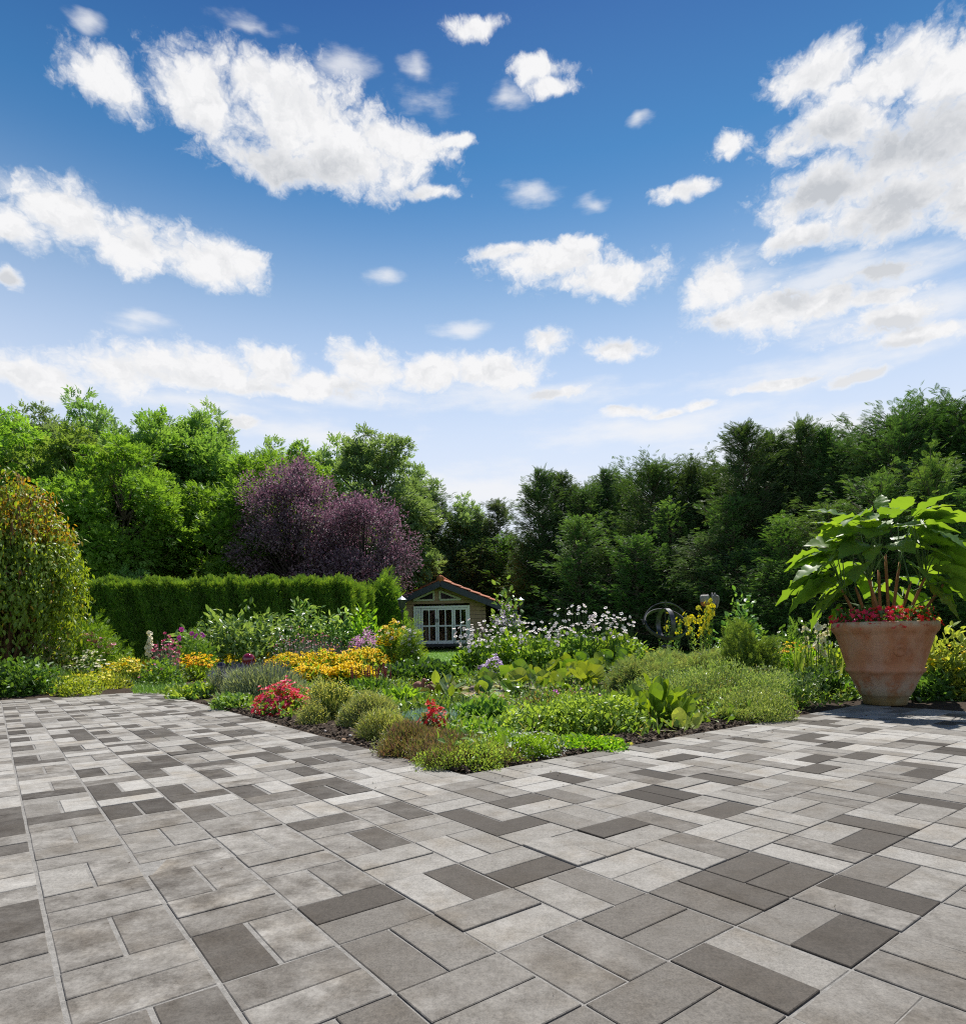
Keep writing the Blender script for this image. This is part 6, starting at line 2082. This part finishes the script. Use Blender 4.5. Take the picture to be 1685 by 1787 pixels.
herb('white_candytuft', 'low white-flowered plants behind the dwarf evergreen', 'plant', 1262, 1168, 74, 1122, [lf(LEAFN, L_MID, 500, .05, inner=.3)], None, [fl(T_S5, P_WHITE, 120, .014, low=-.3, cam=-.5)])
herb('helenium', 'golden orange helenium between dwarf evergreen and cream hollyhock', 'flower', 1396, 1172, 118, 1120, [lf(OVALN, L_BRIGHT, 900, .06, inner=.25, hf=.85, up=.5), lf(OVALN, L_YEL, 400, .06, inner=.3, hf=.8)], dict(n=110, r=.002, lo=.75, hi=1.05), [fl(T_D9, P_YEL, 70, .026, at='tips', cam=-.4, disc=DISC), fl(T_D9, P_ORG, 26, .026, at='tips', cam=-.4, disc=DISC)])
herb('yellow_foliage', 'bright yellow-green leaves behind the pot at its left side', 'plant', 1458, 1182, 90, 1128, [lf(OVALN, L_YEL, 900, .07, inner=.3, up=.6)])
herb('yellow_daisy_bush', 'sunlit yellow-flowered bush at the right edge beside the pot', 'plant', 1655, 1222, 110, 1136, [lf(OVAL, L_YEL, 1500, .055, inner=.4, lump=.2), lf(OVAL, L_MID, 700, .055, inner=.2)], dict(n=40, r=.002, lo=.85, hi=1.2), [fl(T_D9, P_YEL, 40, .022, at='tips', cam=-.3), fl(T_D9, P_YEL, 40, .020, at='dome')])
herb('yellow_daisy_bush', 'yellow-flowered bush cut by the right edge of the picture', 'plant', 1725, 1216, 100, 1120, [lf(OVAL, L_BRIGHT, 1100, .055, inner=.4, lump=.2)], dict(n=30, r=.002, lo=.85, hi=1.15), [fl(T_D9, P_YEL, 30, .022, at='tips', cam=-.3)])
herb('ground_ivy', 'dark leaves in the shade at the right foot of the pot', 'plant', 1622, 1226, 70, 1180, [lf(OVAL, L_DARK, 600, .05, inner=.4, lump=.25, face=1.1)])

# --- left bed beyond the paving
herb('rose_bush', 'sprawling rose bush with pink and cream flowers at the left bed', 'shrub', 138, 1188, 120, 1108, [lf(OVAL, L_RUST, 1500, .05, inner=.35, lump=.25), lf(OVAL, L_MID, 700, .05, inner=.3)], dict(n=90, r=.003, mat=REDSTEM, lo=.6, hi=1.0), [fl(T_D6, P_PINK, 80, .034, at='tips', cam=-.9), fl(T_D6, P_CREAM, 150, .026, cam=-.9, low=.2), fl(T_D6, P_PALE, 60, .028, cam=-.9, low=.2)])
herb('rose_bush', 'cream rose cluster at the right side of the pink rose bush', 'shrub', 158, 1200, 60, 1134, [lf(OVAL, L_MID, 400, .045, inner=.35)], None, [fl(T_D6, P_CREAM, 120, .020, cam=-.7, low=.2)])
herb('feathery_cosmos', 'bright feathery cosmos bush with pink flowers before the hedge', 'flower', 152, 1180, 120, 1092, [lf(T_FEATH, L_BRIGHT, 2800, .11, inner=.4, up=.5, lump=.22)], dict(n=40, r=.002, lo=.55, hi=.95), [fl(T_D6, P_PINK, 34, .042, at='tips', cam=-.9, disc=DISCY, dsize=.2)], Y=8.9)
herb('feathery_cosmos', 'tall cosmos with a few lilac-pink flowers before the hedge', 'flower', 338, 1165, 70, 1084, [lf(T_FEATH, L_BRIGHT, 900, .11, inner=.3, up=.5, hf=.8)], dict(n=12, r=.002, lo=.75, hi=1.05), [fl(T_D6, P_MAG, 8, .042, at='tips', cam=-1.1, up=.2, disc=DISCY, dsize=.2)], Y=9.6)
herb('yellow_coreopsis', 'bright yellow flat daisies at the paving edge left of the grass tuft', 'flower', 226, 1196, 110, 1150, [lf(LEAFN, L_BRIGHT, 1500, .05, inner=.35, up=.5)], dict(n=90, r=.002, lo=.7, hi=1.05), [fl(T_D9, P_LEM, 90, .034, at='tips', cam=-.3, disc=DISCY), fl(T_D9, P_YEL, 70, .030, at='dome', cam=-.3)])
herb('yellow_coreopsis', 'yellow daisies with pale stems left of the brightest daisies', 'flower', 165, 1206, 110, 1176, [lf(LEAFN, L_YEL, 1500, .05, inner=.35, up=.5)], dict(n=40, r=.002, lo=.7, hi=1.05), [fl(T_D9, P_LEM, 60, .028, at='tips', cam=-.4)])
herb('yarrow', 'few flat yellow yarrow heads in the shade at the left', 'flower', 72, 1212, 130, 1172, [lf(T_FEATH, L_MID, 900, .08, inner=.3, up=.6)], dict(n=14, r=.002, lo=.9, hi=1.1), [fl(T_D9, P_LEM, 12, .034, at='tips', cam=-.2)])
herb('rose_campion', 'silver-stemmed campion with crimson flowers right of the cream hollyhock spire', 'flower', 290, 1180, 56, 1108, [lf(LEAFN, L_GREY, 300, .06, inner=.2, hf=.6)], dict(n=130, r=.0022, mat=SILVER, lo=.6, hi=1.05), [fl(T_S5, P_CRIM, 60, .024, at='tips', cam=-.7), fl(T_S5, P_PINK, 30, .02, at='tips', cam=-.7)], Y=8.5)
herb('leafy_perennial', 'grey-green low leaves between yellow daisies and orange coneflowers', 'plant', 282, 1192, 80, 1150, [lf(OVAL, L_MID, 700, .05, inner=.3, lump=.2)], None, [fl(T_S5, P_PINK, 14, .018, cam=-.7)], Y=7.9)
herb('shade_perennial', 'dark leafy plants under the arching shrub at the left paving edge', 'plant', 40, 1214, 120, 1160, [lf(OVAL, L_MID, 1400, .055, inner=.3, lump=.25), lf(OVAL, L_MID, 600, .05, inner=.5)], None, [fl(T_S5, P_WHITE, 16, .012)], Y=7.0)
herb('shade_perennial', 'dark leafy plants cut by the left picture edge', 'plant', -30, 1214, 110, 1160, [lf(OVAL, L_DARK, 900, .055, inner=.3, lump=.25)], Y=6.8)
herb('shade_perennial', 'greyish leafy shrub between the arching shrub and the roses', 'plant', 85, 1200, 100, 1112, [lf(OVAL, L_RUST, 900, .055, inner=.3, lump=.25), lf(OVAL, L_MID, 500, .05, inner=.5)], None, [fl(T_D6, P_CREAM, 24, .018, cam=-.6)], Y=8.0)
herb('lady_mantle', 'yellow-green frothy edging below the rose bush', 'plant', 128, 1214, 80, 1186, [lf(OVAL, L_YEL, 700, .035, inner=.3, lump=.25)], None, [fl(T_S5, P_LEM, 90, .008)])

# low self-sown growth weaving between the plants
def low_growth(name, mat, n, size, label, tm):
    uu, vv = 8.25 + rng.random(n * 3) * 22, 4.25 + rng.random(n * 3) * 28
    P = np.array([[*uv2w(a, b), 0] for a, b in zip(uu, vv)])
    clump = np.sin(P[:, 0] * 5.3 + 2 * np.sin(P[:, 1] * 3.1)) * np.cos(P[:, 1] * 4.7 + P[:, 0]) + .35 * rng.normal(size=len(P))
    pond = ((P[:, 0] - pc.x) / 1.2) ** 2 + ((P[:, 1] - pc.y) / .78) ** 2 < 1
    bare = (uu < 9.6) & (vv > 6.5) & (vv < 15)
    P = P[(P[:, 1] < 9.4) & (clump > -.15) & ~pond & ~bare & (abs(P[:, 0]) < 4.2)][:n]
    P[:, 2] = .015 + rng.random(len(P)) ** 1.6 * .09
    g = Geo()
    foliage(g, tm, P, np.tile([0, 0, 1.0], (len(P), 1)) + rng.normal(size=P.shape) * .5, size, .5, .4, 1.2, .9)
    tag(put(name, g.build(name, mat)), label, 'ground cover', kind='stuff')


low_growth('ground_cover', L_MID, 9000, .038, 'low mid-green leaves weaving between the bed plants', OVAL)
low_growth('ground_cover', L_BRIGHT, 6000, .034, 'low bright green leaves weaving between the bed plants', OVALN)
low_growth('ground_cover', L_OLIVE, 4000, .055, 'thin olive grassy sprigs weaving between the bed plants', LEAFT)

# bedding begonias round the rim of the pot
o = thing('bedding_begonia', 'pink and red begonias growing round the rim of the terracotta pot', 'flower', (POT[0], POT[1], .55), 0, (.86, .86, 1))
n = 900
a = rng.uniform(0, 2 * PI, n)
r = rng.uniform(.16, .36, n)
P = np.stack([r * np.cos(a), r * np.sin(a), rng.uniform(.0, .15, n) * (1 - .2 * r)], 1)
nr = norm(np.stack([np.cos(a), np.sin(a), np.full(n, .7)], 1))
g = Geo()
foliage(g, OVAL, P, nr, .040, .5, .4, .8, .9)
put('foliage', g.build('foliage', L_DARK), o)
for nm, mt, k, lo, hi in (('blossoms', P_CER, 150, -3.95, -1.7), ('blossoms', P_RED, 130, -2.5, -.2)):
    a = rng.uniform(lo, hi, k)
    r = rng.uniform(.22, .41, k)
    P = np.stack([r * np.cos(a), r * np.sin(a), rng.uniform(.05, .155, k) - .05 * (r > .36)], 1)
    g = Geo()
    g.scatter(T_S5, P, norm(np.stack([np.cos(a) * .6, np.sin(a) * .6 - .2, np.full(k, .7)], 1) + rng.normal(size=(k, 3)) * .4), unit(k), .0175 * rng.uniform(.7, 1.3, k))
    put(nm, g.build(nm, mt), o)

# litter fallen on the paving: dry petals, leaf bits, crumbs of soil
g = Geo()
n = 150
uu = np.where(rng.random(n) < .5, 8 - rng.random(n) ** 2.2 * 2.2, 8 + rng.random(n) * 16)
vv = np.where(uu < 8, 4 + rng.random(n) * 20, 4 - rng.random(n) ** 2.2 * 1.6)
P = np.array([[*uv2w(a, b), .0045] for a, b in zip(uu, vv)])
D = unit(n) * [1, 1, .1]
g.scatter(OVAL, P, D, np.array([0, 0, 1.0]) + rng.normal(size=(n, 3)) * .3, rng.uniform(.005, .016, n))
P = np.array([[*uv2w(rng.uniform(-6, 20), rng.uniform(-6, 12)), .004] for _ in range(70)])
P = P[[not (w2uv(q[0], q[1])[0] > 8 and w2uv(q[0], q[1])[1] > 4) for q in P]]
g.scatter(LEAFN, P, unit(len(P)) * [1, 1, .1], np.array([0, 0, 1.0]) + rng.normal(size=(len(P), 3)) * .3, rng.uniform(.004, .011, len(P)))
tag(put('leaf_litter', g.build('leaf_litter', leaf('leaf_litter', [(.05, .03, .018), (.09, .055, .03), (.03, .022, .016), (.14, .12, .04)], 0.0, rough=.8, spec=.2))), 'tiny dry leaf bits and soil crumbs fallen on the paving', 'litter', kind='stuff')
